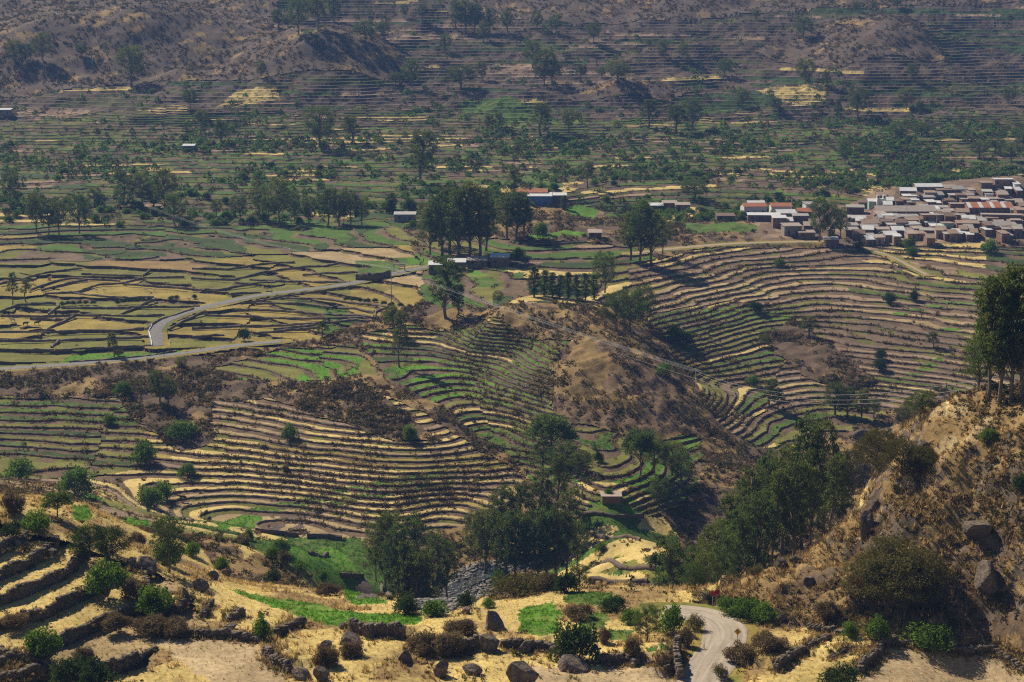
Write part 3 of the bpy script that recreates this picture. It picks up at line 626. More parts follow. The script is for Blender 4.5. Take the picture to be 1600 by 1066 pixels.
def stones(P, h, thick, sz=.48):
    """stones piled along a line: returns vertices and faces"""
    P = resample(P, sz*.82); n = len(P); T = np.gradient(P[:, :2], axis=0); ang = np.arctan2(T[:, 1], T[:, 0])
    VV, FF = [], []; k = 0
    c = cube_v()
    hs = h*(1+.3*fbm(np.arange(n)/6., np.full(n, h*13), 4))
    for i in range(n):
        zc = 0.0
        while zc < hs[i]:
            s = sz*(.65+.7*random.random()); sh = s*(.5+.35*random.random())
            for lane in (-1, 1):
                v = c*np.array([s*1.15, thick*.62, sh*1.15])*(1+(np.random.rand(8, 3)-.5)*.5)
                a = ang[i]+(random.random()-.5)*.5; ca, sa = math.cos(a), math.sin(a)
                lx = (random.random()-.5)*.2; ly = lane*thick*.26+(random.random()-.5)*.14
                x = v[:, 0]+lx; y = v[:, 1]+ly
                VV.append(np.c_[P[i, 0]+x*ca-y*sa, P[i, 1]+x*sa+y*ca, P[i, 2]-.12+zc+sh/2+v[:, 2]]); FF.append(CUBE_F+k*8); k += 1
            zc += sh*.95
    return np.concatenate(VV), np.concatenate(FF)
# retaining walls of the terraces: follow each terrace edge as one line
WREG = [RI[k] for k in ('slope','slopegreen','bowl','lowgreen','terr','terrgreen','midcentre','valley','midgreen','nearterr')]
wm = np.isin(treg[SS], WREG) & (SG[:, 0, 1] < 800)
wi = np.nonzero(wm)[0]
key = lambda p, l, r: (round(p[0]*50), round(p[1]*50), int(l), int(r))
adj = {}
SGl = SG[wi].tolist(); SLl = SL[wi].tolist(); SRl = treg[SS[wi]].tolist(); stl = seg_top[wi].tolist(); sbl = seg_bot[wi].tolist()
info = {}
for i in range(len(wi)):
    a = key(SGl[i][0], SLl[i], SRl[i]); b = key(SGl[i][1], SLl[i], SRl[i])
    if a == b: continue
    adj.setdefault(a, []).append(b); adj.setdefault(b, []).append(a)
    info[a] = (SGl[i][0][0], SGl[i][0][1], sbl[i], stl[i]); info[b] = (SGl[i][1][0], SGl[i][1][1], sbl[i], stl[i])
seen = set(); chains = []
for start in sorted(adj, key=lambda k: len(adj[k])):
    if start in seen: continue
    ch = [start]; seen.add(start); cur = start
    while True:
        nx_ = [k for k in adj[cur] if k not in seen]
        if not nx_: break
        cur = nx_[0]; seen.add(cur); ch.append(cur)
    chains.append(ch)
tw = []
for ch in chains:
    P = np.array([info[k] for k in ch])
    if len(P) < 4: continue
    P = resample(P, 1.0)
    L = np.hypot(*np.diff(P[:, :2], axis=0).T).sum()
    if L < 9: continue
    tw.append((L, ch[0][3], P))
tw.sort(key=lambda t: -t[0]-(1e4 if t[1] == RI['nearterr'] else 0))
print('terrace walls', len(tw))
PLACE = {RI['nearterr']: 'among the near left straw steps', RI['pasture']: 'across the golden pasture', RI['slope']: 'on the straw slope below the valley road', RI['slopegreen']: 'on the dim green slope at the left edge', RI['bowl']: 'in the green side valley left of the bare spur', RI['lowgreen']: 'on the bright green steps below the valley road',
         RI['terr']: 'on the fallow slope below the village', RI['terrgreen']: 'on the olive green slope right of the spur', RI['midcentre']: 'in the fields beside the white-roofed sheds', RI['valley']: 'in the small fields near the river', RI['midgreen']: 'in the dark green fields behind the pasture'}
def wall_mesh(P, pas=False):
    P = P.copy(); P[:, :2] = smooth(P[:, :2], 2)
    T = np.gradient(P[:, :2], axis=0); T /= np.linalg.norm(T, axis=1)[:, None]+1e-9; Nn = np.stack([T[:, 1], -T[:, 0]], 1)
    g = zgrid(P[:, 0]+Nn[:, 0]*2, P[:, 1]+Nn[:, 1]*2)-zgrid(P[:, 0]-Nn[:, 0]*2, P[:, 1]-Nn[:, 1]*2)
    if g.mean() > 0: Nn = -Nn
    return strip_wall(P, Nn, P[:, 2], P[:, 3]+(.08 if pas else 0))
byreg = {}
for L, rgi, P in tw[:300]: byreg.setdefault(rgi, []).append(P)
for rgi, lst in byreg.items():
    lst.sort(key=lambda P: project(P[:, 0].mean(), P[:, 1].mean(), P[:, 3].mean())[1], reverse=True)
    for i, P in enumerate(lst):
        if rgi == RI['nearterr']:
            w_ = link('dry_stone_wall', None, label='%s dry stone step wall from the bottom %s' % (ordn(i), PLACE[rgi]), category='stone wall', kind='thing', group='dry stone walls of the near fields')
            Q = P[:, :3].copy(); Q[:, 1] -= .15; Vw, Fw = stones(Q, float((P[:, 3]-P[:, 2]).mean())+.22, .62, .40); link('wall_stones', mesh_np('wall_stones', Vw, Fw, M_STONE), w_, kind='stuff'); continue
        Vw, Fw = wall_mesh(P, rgi == RI['pasture'])
        link('terrace_wall', mesh_np('terrace_wall', Vw, Fw, M_WALL), label='%s terrace wall from the bottom %s' % (ordn(i), PLACE[rgi]), category='terrace wall', kind='thing', group='retaining walls of the terraces')
if len(tw) > 300:
    VV, FF, nbv = [], [], 0
    for L, rgi, P in tw[300:]:
        Vw, Fw = wall_mesh(P, rgi == RI['pasture']); VV.append(Vw); FF.append(Fw+nbv); nbv += len(Vw)
    link('terrace_stonework', mesh_np('terrace_stonework', np.concatenate(VV), np.concatenate(FF), M_WALL), kind='stuff', label='short broken stretches of terrace stonework', category='stonework')

# field walls of the pasture
PA = [[(0,600),(350,598),(700,585),(1130,570)],[(0,668),(300,665),(700,652),(1160,635)],[(150,735),(430,740),(800,722),(1180,700)],[(540,832),(900,812),(1200,778),(1380,748)],[(360,580),(590,468)],
 [(0,470),(300,478),(580,465),(920,470),(1290,466)],[(380,460),(465,395)],[(930,462),(1215,340)],[(480,410),(900,410),(1300,400),(1560,396)],[(0,440),(140,385),(430,375)],[(240,495),(500,500)],
 [(350,300),(620,285),(760,225),(960,215),(1120,175),(1440,165)],[(560,290),(850,325),(1200,325)],[(330,270),(560,210),(680,190)],[(960,220),(1300,245),(1600,268)],[(250,265),(450,190),(560,175),(940,195)],
 [(0,220),(370,130),(640,95)],[(1120,155),(1180,110)],[(640,145),(1110,157)],[(400,715),(470,660)],[(1140,575),(1250,500),(1400,455),(1520,415)],[(1320,580),(1480,490),(1600,440)]]
PB = [[(0,570),(400,550),(900,535),(1400,510)],[(0,640),(250,620)],[(640,580),(950,545)],[(100,465),(500,480),(900,490),(1420,487)],[(320,420),(700,430),(1100,460),(1390,480)],[(460,370),(900,380),(1250,410),(1420,438)],
 [(700,330),(1100,345),(1400,380),(1530,400)],[(1430,490),(1440,440),(1530,405)],[(0,265),(240,270),(500,215),(650,205)],[(0,175),(330,190),(560,130),(700,110),(1050,80),(1140,60)],[(0,100),(300,105),(560,60),(800,50)],
 [(450,190),(800,200),(1230,207)],[(300,300),(540,290)],[(370,372),(700,318),(1000,280),(1280,235)],[(860,150),(1300,127)],[(500,605),(750,582),(1000,562)]]
fw = [unz(0, 400, 5, p) for p in PA]+[unz(300, 400, 5, p) for p in PB]
fw.sort(key=lambda p: -np.mean([q_[1] for q_ in p]))
def field_wall(pts, h, name, label, group, mat=M_WALL, zoff=0):
    P = resample(hits(pts), 1.4); P[:, :2] = smooth(P[:, :2]+(np.random.rand(len(P), 2)-.5)*.5, 2)
    T = np.gradient(P[:, :2], axis=0); T /= np.linalg.norm(T, axis=1)[:, None]+1e-9; Nn = np.stack([-T[:, 1], T[:, 0]], 1)
    if Nn[:, 1].mean() > 0: Nn = -Nn
    z = zgrid(P[:, 0], P[:, 1])
    hh = h*(1+.25*fbm(np.arange(len(P))/5., np.full(len(P), len(P)*1.), 8))
    Vw, Fw = strip_wall(P, Nn, z-.1, z+hh)
    return link(name, mesh_np(name, Vw, Fw, mat), label=label, category='field wall', kind='thing', group=group)
for i, p in enumerate(fw):
    mx_ = np.mean([q_[0] for q_ in p]); side = 'left of the winding road' if mx_ < 240 else 'right of the winding road' if np.mean([q_[1] for q_ in p]) > 455 else 'beyond the winding road'
    field_wall(p, .5, 'field_wall', 'low dark stone wall across pasture %s, %s counted from the nearest' % (side, ordn(i)), 'field walls of the pasture', M_FWALL)
field_wall(unz(300, 400, 5, [(1280,188),(1450,190),(1545,160)]), 2.4, 'retaining_wall', 'brown block wall beside the road at pasture corner', 'field walls of the pasture')

# near walls of loose stones
for i, (p, where) in enumerate([([(479,842),(505,840),(533,844)],'above the brightest valley field'),([(484,867),(513,868)],'short, in the bright valley fields'),([(533,903),(567,904)],'above the dark ploughed plot'),([(400,831),(436,836),(468,838)],'at the foot of the straw slope'),
  ([(915,891),(970,890),(1030,893)],'across the straw plots by the grove'),([(920,909),(1010,911)],'lowest across the straw plots by the grove'),([(905,805),(960,812),(1006,808)],'below the bright green field with hut'),([(930,840),(1000,846)],'in the shade below the hut field'),([(596,915),(608,938)],'beside the dark ploughed plot')]):
    field_wall(p, 1.0, 'field_wall', 'low stone wall '+where, 'field walls near the river')
for i, (x0, y0, pl, h, where) in enumerate(NW):
    P = NWP[i].copy(); P[:, 2] = np.minimum(zgrid(P[:, 0], P[:, 1]), P[:, 2]+.1)
    Vw, Fw = stones(P, h, .7, .40)
    w_ = link('dry_stone_wall', None, label='dry stone wall '+where, category='stone wall', kind='thing', group='dry stone walls of the near fields')
    link('wall_stones', mesh_np('wall_stones', Vw, Fw, M_STONE), w_, kind='stuff')

# ------------------------------------------------------------------ boulders
def boulder_mesh(seed, mat):
    import bmesh
    bm = bmesh.new(); bmesh.ops.create_icosphere(bm, subdivisions=3, radius=.5)
    rs = np.random.RandomState(seed)
    pl = [(Vector(rs.normal(size=3)).normalized(), .20+.18*rs.rand()) for _ in range(13)]
    for v in bm.verts:
        for n, d in pl:
            t = v.co.dot(n)
            if t > d: v.co -= n*(t-d)*.92
    co = np.array([v.co for v in bm.verts]); nn = vnoise(co[:, 0]*7+seed, co[:, 1]*7+co[:, 2]*5, seed)*.022
    for v, q_ in zip(bm.verts, nn): v.co += v.co.normalized()*q_
    mn = min(v.co.z for v in bm.verts)
    for v in bm.verts: v.co.z -= mn+.08
    xs = [v.co.x for v in bm.verts]; zs = [v.co.z for v in bm.verts]
    sx = 1/(max(xs)-min(xs)); sz = 1/max(zs)
    for v in bm.verts: v.co.x *= sx; v.co.y *= sx; v.co.z *= sz
    me = bpy.data.meshes.new('boulder'); bm.to_mesh(me); bm.free(); me.materials.append(mat)
    return me
BM_ = [boulder_mesh(40+i, M_ROCK) for i in range(6)]; BC_ = [boulder_mesh(80+i, M_CLIFF) for i in range(4)]
BO = [(768,1021,38,34,'reddish leaning boulder in the wall right of the dry brush'),(820,1022,26,22,'pale triangular boulder in the wall right of the leaning one'),(773,985,34,36,'tall block boulder under bushes at the river overlook'),(730,960,18,14,'small pale boulder left of the tall block'),
 (631,1036,28,24,'round dark boulder at the straw field edge'),(736,1057,38,20,'long dark boulder alone in the straw plot'),(815,1082,62,52,'biggest pinkish boulder at the bottom centre'),(689,1060,28,32,'upright dark boulder above the bottom edge, left of the long one'),
 (895,1052,60,27,'broad mossy boulder under the dark round shrub'),(870,1023,26,20,'pinkish boulder left of the dark round shrub'),
 (1047,998,20,11,'small boulder by the bush next to the gravel road'),(468,1064,38,22,'broad boulder at the bottom right of the bare pinkish field'),(503,1067,30,30,'upright boulder right of the broad bottom one'),(507,1024,26,26,'grey boulder in russet brush'),
 (545,1008,40,20,'wide low boulder right of the russet brush'),(537,984,16,14,'small boulder above the wide low one'),(574,999,22,20,'boulder at the left end of the thick dark wall'),(310,924,32,22,'large grey boulder above the stepped straw strips'),(360,984,26,9,'flat slab beside the rightmost wall stub'),
 (202,887,22,18,'round grey boulder in the outcrop below the spreading bush'),(225,893,38,26,'largest rock of the outcrop below the spreading bush'),(240,889,16,20,'narrow rock at the right of the outcrop'),(26,853,14,10,'left one of two small boulders by the left edge'),(40,855,14,10,'right one of two small boulders by the left edge'),
 (75,865,28,7,'flat slab in the uppermost straw field'),(255,929,12,16,'small upright boulder in the straw strip'),(289,934,14,20,'upright boulder right of the straw strip'),(20,1025,12,14,'small boulder at the lower left wall'),(330,905,24,16,'dark boulder right of the large grey one'),(352,900,18,12,'last boulder of the dark rubble row')]
for i, (px, py, w, h, lab) in enumerate(BO):
    b = hit(px, min(py, 1100)); sc = FPX/math.hypot(b[1], b[2]-CZ)
    o = link('boulder', BM_[i % 6], label=lab, category='boulder', group='boulders of the near fields')
    o.location = (b[0], b[1]+w/sc*.3, b[2]-.22*h/sc); o.scale = (w/sc*.86, w/sc*(.65+.25*random.random()), h/sc*1.0); o.rotation_euler = ((random.random()-.5)*.3, (random.random()-.5)*.3, (random.random()-.5)*.8)
CR = [(1446,712,34,24,'pale tilted rock slab high on the crag'),(1367,802,24,22,'upper rock of the cliff nose above the thicket'),(1358,838,26,40,'tall pinkish rock of the cliff nose'),(1535,838,44,20,'mossy ledge rock on the crag, right'),
 (1548,925,44,46,'large dark rock in the cliff at the right edge'),
 (1222,885,20,14,'pale rock at the lower nose above the road'),(1247,878,18,10,'white rock above the hedge slope'),(1265,915,18,14,'grey rock in the slope above the hedge'),(1345,690,26,18,'rock at the crest behind the thicket'),(1224,974,14,13,'white stone beside the hedge')]
for i, (px, py, w, h, lab) in enumerate(CR):
    b = hit(px, py); sc = FPX/math.hypot(b[1], b[2]-CZ)
    o = link('crag_rock', BC_[i % 4], label=lab, category='rock', group='rocks on the crag')
    o.location = (b[0], b[1]+w/sc*.25, b[2]-.5*h/sc); o.scale = (w/sc*1.25, w/sc*.9, h/sc*1.5); o.rotation_euler = ((random.random()-.5)*.3, (random.random()-.5)*.3, random.random()*6)
#ENDSTAGE3

# ------------------------------------------------------------------ trees and bushes: a few grown forms, copied as individuals
class MB:
    def __init__(s): s.V = []; s.F = []; s.n = 0
    def add(s, V, F):
        s.V.append(np.asarray(V, float)); s.F += [tuple(int(q_)+s.n for q_ in f) for f in F]; s.n += len(V)
    def box(s, c, d, rz=0):
        v = cube_v()*np.array(d); ca, sa = math.cos(rz), math.sin(rz)
        s.add(np.c_[c[0]+v[:, 0]*ca-v[:, 1]*sa, c[1]+v[:, 0]*sa+v[:, 1]*ca, c[2]+v[:, 2]], CUBE_F)
    def tube(s, P, r, k=6):
        P = np.array(P, float); n = len(P); r = np.broadcast_to(r, (n,)); T = np.gradient(P, axis=0); T /= np.linalg.norm(T, axis=1)[:, None]+1e-9
        V = []
        for p, t, q_ in zip(P, T, r):
            u = np.cross(t, [.31, .95, .1] if abs(t[2]) > .9 else [0, 0, 1]); u /= np.linalg.norm(u)+1e-9; w = np.cross(t, u)
            a = np.arange(k)*2*math.pi/k; V.append(p+q_*(np.cos(a)[:, None]*u+np.sin(a)[:, None]*w))
        F = [(i*k+j, i*k+(j+1) % k, (i+1)*k+(j+1) % k, (i+1)*k+j) for i in range(n-1) for j in range(k)]
        F += [tuple(range(k-1, -1, -1)), tuple((n-1)*k+j for j in range(k))]
        s.add(np.concatenate(V), F)
    def mesh(s, name, mat, smooth_=False):
        me = bpy.data.meshes.new(name); me.from_pydata(np.concatenate(s.V).tolist(), [], s.F); me.materials.append(mat)
        if smooth_: me.polygons.foreach_set('use_smooth', [True]*len(me.polygons))
        me.update(); return me
def unit(rs, n):
    v = rs.normal(size=(n, 3)); return v/np.linalg.norm(v, axis=1)[:, None]
def leaf_quads(rs, C, size, droop=.5, asp=.45):
    n = len(C); a = unit(rs, n); a[:, 2] -= droop*rs.rand(n)*1.6; a /= np.linalg.norm(a, axis=1)[:, None]
    b = np.cross(a, unit(rs, n)); b /= np.linalg.norm(b, axis=1)[:, None]+1e-9
    l = (size*(.6+.8*rs.rand(n)))[:, None]; w = l*asp
    V = np.stack([C-a*l/2, C+b*w/2, C+a*l/2, C-b*w/2], 1).reshape(-1, 3)
    return V, np.arange(n*4).reshape(-1, 4)
def make_tree(seed, form, leaf, nl=6800):
    """trunk and crown of a tree one metre tall (scaled when planted)"""
    rs = np.random.RandomState(seed); mb = MB()
    bend = (rs.rand(2)-.5)*.10; wig = (rs.rand(2)-.5)*.05
    tp = lambda h: np.array([bend[0]*h*h+wig[0]*math.sin(h*7), bend[1]*h*h+wig[1]*math.sin(h*6+1), h])
    top = {'tall': .88, 'round': .6, 'sparse': .85, 'column': .85, 'dome': .5, 'umbrella': .55}[form]
    hs = np.linspace(-.03, top, 9); mb.tube([tp(max(h, 0)) if h > 0 else np.array([0, 0, h]) for h in hs], np.linspace(.021, .006, 9)*(1.0 if form != 'dome' else 1.3), 7)
    n = {'tall': 62, 'round': 66, 'sparse': 34, 'column': 46, 'dome': 80, 'umbrella': 52}[form]
    C = []; R_ = []
    for i in range(n):
        f = (i+rs.rand())/n
        if form == 'tall': h = .30+.68*f; r = .16*math.sin(math.pi*min(1, (h-.16)/.88))**.7+.03; cr = .028+.034*rs.rand()
        elif form == 'round': h = .30+.64*f; r = .27*math.sqrt(max(.05, 1-((h-.58)/.42)**2)); cr = .04+.04*rs.rand()
        elif form == 'sparse': h = .38+.58*f; r = .17*(1.15-h)+.05; cr = .03+.035*rs.rand()
        elif form == 'column': h = .08+.88*f; r = .10*math.sin(math.pi*min(1, (h+.12)/1.12))+.012; cr = .04+.02*rs.rand()
        elif form == 'dome': h = .16+.76*f; r = .46*math.sqrt(max(.04, 1-((h-.4)/.55)**2)); cr = .09+.06*rs.rand()
        else: h = .52+.40*f; r = .42*(1.25-h)+.04; cr = .07+.05*rs.rand()
        az = i*2.399+rs.rand()*1.2; rad = r*(.35+.65*math.sqrt(rs.rand()))
        b0 = tp(min(top, max(.05, h-.10-rad*.5))); c = tp(min(h, 1.0))*[1, 1, 1]+np.array([math.cos(az)*rad, math.sin(az)*rad, (rs.rand()-.5)*.05])
        C.append(c); R_.append(cr)
        if rs.rand() < .6 and rad > .05:
            mid = (b0+c)/2+np.array([0, 0, .02]); mb.tube([b0, mid, c], [.007, .005, .002], 4)
    trunk = mb.mesh('trunk', M_BARK, True)
    per = nl//n; Vs = []; ctr = []
    for c, cr in zip(C, R_):
        d = unit(rs, per); d[:, 2] = d[:, 2]*.72+.06
        ctr.append(c+d*cr*(.55+.6*rs.rand(per))[:, None]+(rs.normal(size=(per, 3))*.008))
    V, F = leaf_quads(rs, np.concatenate(ctr), .023 if form not in ('dome', 'umbrella') else .034)
    return trunk, mesh_np('crown', V, F, leaf)
def make_bush(seed, leaf, nl=2600, flat=.8, name='foliage', asp=.5, size=.058, n=30):
    """a bush one metre across"""
    rs = np.random.RandomState(seed); ctr = []; per = nl//n
    for i in range(n):
        d = unit(rs, 1)[0]; d[2] = abs(d[2])*flat
        c = d*(.18+.20*rs.rand())*np.array([1, 1, 1.15])+np.array([0, 0, .16*flat]); r = .10+.10*rs.rand()
        q_ = unit(rs, per); q_[:, 2] *= .85
        ctr.append(c+q_*r*(.6+.5*rs.rand(per))[:, None])
    P = np.concatenate(ctr); P[:, 2] = np.maximum(P[:, 2], .015)
    V, F = leaf_quads(rs, P, size, .1, asp)
    mb = MB()
    for i in range(6):
        a = rs.rand()*6.3; mb.tube([(0, 0, -.05), (math.cos(a)*.12, math.sin(a)*.12, .16), (math.cos(a)*.25, math.sin(a)*.25, .36*flat+.08)], [.022, .014, .006], 4)
    return mesh_np(name, V, F, leaf), mb.mesh('stem', M_BARK)
TREES = {'tall': [make_tree(100+i, 'tall', M_EUC if i % 2 else M_EUCW) for i in range(5)], 'round': [make_tree(120+i, 'round', M_EUC if i % 2 else M_EUCW, 8000) for i in range(4)],
         'sparse': [make_tree(140+i, 'sparse', M_EUCW, 5000) for i in range(3)], 'column': [make_tree(160+i, 'column', M_EUC, 6500) for i in range(3)],
         'dome': [make_tree(180+i, 'dome', M_BUSHD, 10000) for i in range(2)], 'umbrella': [make_tree(190+i, 'umbrella', M_EUC, 8500) for i in range(2)],
         'thicket': [make_tree(196+i, 'dome', M_SCRUB, 10000) for i in range(2)]}
BUSH = {'green': [make_bush(200+i, M_BUSH) for i in range(5)], 'dark': [make_bush(220+i, M_BUSHD) for i in range(3)], 'dry': [make_bush(240+i, M_TWIG, 2400, .75, asp=.12, size=.15) for i in range(3)], 'scrub': [make_bush(260+i, M_SCRUB, 2400, .75, asp=.3) for i in range(3)]}
TNAME = {'tall': 'eucalyptus_tree', 'round': 'eucalyptus_tree', 'sparse': 'eucalyptus_tree', 'column': 'cypress_tree', 'dome': 'spreading_tree', 'umbrella': 'flat_topped_tree', 'thicket': 'thicket_tree'}
tcount = [0]
def plant_tree(base, H, W, form, label, group):
    """W: crown width wanted, in metres"""
    k = tcount[0]; tcount[0] += 1
    tr, cr = TREES[form][k % len(TREES[form])]
    o = bpy.data.objects.new(TNAME[form], None); COL.objects.link(o)
    o['label'] = label; o['category'] = 'tree'; o['group'] = group
    nat = {'tall': .36, 'round': .6, 'sparse': .4, 'column': .25, 'dome': 1.05, 'umbrella': .75, 'thicket': 1.05}[form]
    sx = W/nat if W else H
    o.location = base; o.scale = (sx, sx, H); o.rotation_euler = (0, 0, random.random()*6.283)
    link('trunk', tr, o); link('crown', cr, o)
    return o
def px_m(b): return FPX/math.hypot(b[1]*CA-(b[2]-CZ)*SA, 0)
def grow(lst, where, group, form='tall', ymin=175):
    """lst: picture x, y of the foot, height, width in picture points (0: natural), form"""
    lst = sorted(lst, key=lambda t: t[0])
    for i, t in enumerate(lst):
        f = t[4] if len(t) > 4 else form
        b = hit(t[0], t[1], t[5] if len(t) > 5 else ymin); m = px_m(b)
        nm = {'tall': 'tall', 'round': 'broad', 'sparse': 'thin', 'column': 'narrow upright', 'dome': 'low spreading', 'umbrella': 'flat-topped', 'thicket': 'brownish thicket'}[f]
        pos = 'only one' if len(lst) == 1 else '%s from the left' % ordn(i) if i else 'leftmost'
        lab = '%s dark tree %s' % (nm, where) if len(lst) == 1 else '%s tree %s, %s' % (nm, where, pos)
        plant_tree((b[0], b[1], b[2]-.15), t[2]/m, (t[3] or 0)/m, f, lab, group)
# far hills
grow([(22,96,35,30,'round'),(40,95,28,26,'round'),(66,94,44,34,'round')], 'on the hill at the top left edge', 'trees on the far hills')
grow([(128,88,20,22,'round'),(205,132,62,52,'round'),(408,122,28,20,'round'),(297,168,30,26,'round'),(315,197,27,24,'round'),(346,224,38,22,'tall')], 'scattered below the top left hill', 'trees on the far hills')
grow([(435,44,30,16),(467,54,66,34,'round'),(497,46,70,38,'round'),(522,34,40,22),(450,45,24,18,'round')], 'behind the bare cone hill', 'trees on the far hills')
grow([(500,230,66,58,'round'),(550,223,44,36,'sparse'),(545,200,20,18,'round')], 'in the fields below the cone hill', 'trees on the far hills')
grow([(643,136,46,32,'round'),(618,132,20,24,'round'),(720,138,38,52,'round'),(695,80,28,24,'round'),(753,125,28,16),(600,60,28,24,'round'),(570,64,34,40,'round'),(632,28,22,12),(660,32,26,16)], 'right of the bare cone hill', 'trees on the far hills')
grow([(713,45,44,20),(728,50,50,26),(742,52,46,22),(765,52,40,20),(792,50,34,16),(755,64,30,24,'round')], 'in the top centre row on the hill', 'trees on the far hills')
grow([(839,47,30,20,'round'),(868,51,30,24,'round'),(928,66,32,26,'round'),(1036,88,28,20,'round'),(1014,73,12,10,'round')], 'standing alone on the top centre hillside', 'trees on the far hills')
grow([(832,105,42,34,'round'),(850,134,58,40,'round'),(864,132,40,30,'sparse'),(907,125,24,22,'sparse'),(966,128,34,46,'round'),(940,120,16,16,'round')], 'around the pale patch above the dry knoll', 'trees on the far hills')
grow([(763,203,25,22,'sparse'),(780,203,28,20,'sparse'),(845,211,52,44,'sparse'),(888,206,38,28,'round'),(1013,200,46,36,'sparse'),(1057,208,46,40,'sparse'),(1080,205,54,44,'round')], 'in the middle far fields below the dry knoll', 'trees on the far hills')
grow([(1067,92,26,20,'round'),(1132,118,28,22,'round'),(1255,60,36,32,'round'),(1182,30,16,16,'round'),(1258,131,40,38,'round'),(1292,138,28,18,'sparse'),(1426,124,26,20,'round'),(1337,18,18,16,'round'),(1365,16,14,12,'round'),(1402,12,22,24,'round')], 'on the terraced hill at top right', 'trees on the far hills')
grow([(1340,184,50,38,'round'),(1310,183,28,16,'sparse'),(1416,170,34,32,'round'),(1438,172,16,14,'round'),(1160,166,28,22,'round'),(1210,172,20,24,'round'),(1575,162,26,22,'round'),(1320,254,38,26,'round'),(1400,215,22,34,'round'),(1440,212,22,34,'round')], 'between the village and the right hill', 'trees on the far hills')
grow([(1530,245,24,34,'round'),(1555,238,26,34,'round'),(1580,250,28,34,'round'),(1598,230,26,32,'round'),(1585,332,16,14,'column')], 'in the grove above the village, right edge', 'trees on the far hills')
# rows on the valley floor
grow([(17,324,62,32,'round'),(57,362,64,34,'round'),(76,365,50,30,'round'),(92,366,56,32,'round'),(124,364,66,34,'round'),(148,318,28,24,'round'),(195,320,56,36,'round'),(222,322,56,34,'round'),(258,336,78,40,'round'),(273,350,50,36,'round'),(240,325,40,36,'round')], 'in the dark grove at the left edge', 'trees on the valley floor')
grow([(338,338,28,22,'round'),(375,345,42,34,'round'),(405,343,56,36,'round'),(420,348,44,30,'round'),(437,350,76,42,'round'),(460,346,50,30,'round'),(483,350,46,30,'round'),(512,351,62,44,'round'),(530,352,56,38,'round'),(548,352,56,36,'round'),(565,352,46,30,'round'),(611,328,28,18,'column'),(608,332,22,18,'column')], 'in the long row above the green fields', 'trees on the valley floor')
grow([(658,287,84,42,'tall'),(918,293,42,26,'sparse'),(1085,312,32,54,'round'),(881,326,22,12,'column'),(803,302,42,28,'sparse')], 'standing apart in the middle valley floor', 'trees on the valley floor')
grow([(672,398,88,46,'round'),(690,402,98,44,'tall'),(703,396,104,44,'tall'),(716,405,112,46,'tall'),(733,402,118,46,'tall'),(750,399,106,44,'tall'),(760,392,84,34,'tall'),(685,385,80,40,'round')], 'in the big clump above the white-roofed sheds', 'trees on the valley floor')
grow([(792,373,74,34,'tall'),(808,375,78,36,'tall'),(820,370,60,30,'tall')], 'in the trio left of the scrubby mound', 'trees on the valley floor')
grow([(985,405,72,34,'tall'),(1000,411,96,38,'tall'),(1018,412,88,40,'tall'),(1035,398,62,34,'round')], 'in the clump above the fallow terraces', 'trees on the valley floor')
grow([(1280,378,72,36,'round'),(1296,378,66,34,'round'),(1314,372,50,30,'round')], 'in front of the village houses', 'trees on the valley floor')
# pasture and spur
grow([(20,475,52,20,'sparse'),(40,470,36,22,'sparse'),(178,556,40,20,'sparse')], 'at the left of the pasture', 'trees about the pasture')
grow([(503,527,28,24,'sparse'),(615,524,48,34,'sparse'),(624,573,92,30,'sparse'),(697,497,96,48,'tall'),(716,492,48,22,'tall'),(778,475,22,20,'round')], 'between pasture and green side valley', 'trees about the pasture')
grow([(835,463,50,20,'column'),(850,462,42,18,'column'),(862,464,40,16,'column'),(875,465,38,16,'column'),(888,465,42,16,'column'),(902,466,38,15,'column'),(915,467,42,16,'column'),(928,467,40,18,'column')], 'in the upright row behind the bare spur', 'trees about the pasture')
grow([(945,456,66,42,'round'),(962,515,62,50,'round'),(985,518,72,56,'round'),(1004,504,60,44,'round')], 'in the broad clump behind the bare spur', 'trees about the pasture')
grow([(250,628,52,26,'tall'),(264,636,48,22,'tall'),(284,576,20,20,'round'),(240,606,30,22,'round')], 'in the scrubby gully below the road', 'trees about the pasture')
grow([(862,722,78,84,'umbrella'),(880,738,50,60,'round'),(848,735,46,44,'round'),(905,742,40,44,'round')], 'below the left foot of the bare spur', 'trees in the side valley')
grow([(1000,742,76,60,'umbrella'),(1022,738,62,48,'round'),(1050,742,56,48,'round'),(1064,760,60,40,'round'),(1030,790,46,40,'round')], 'below the right foot of the bare spur', 'trees in the side valley')
grow([(1265,527,36,34,'sparse'),(1195,541,20,22,'round'),(1202,632,42,34,'sparse'),(1215,640,32,24,'sparse'),(1305,648,52,34,'tall'),(1322,652,48,32,'tall'),(1345,658,52,26,'tall'),(1458,543,26,24,'sparse'),(1365,650,30,30,'round'),(1440,645,36,50,'round'),(1420,660,30,40,'round')], 'in the gully below the fallow terraces', 'trees in the side valley')
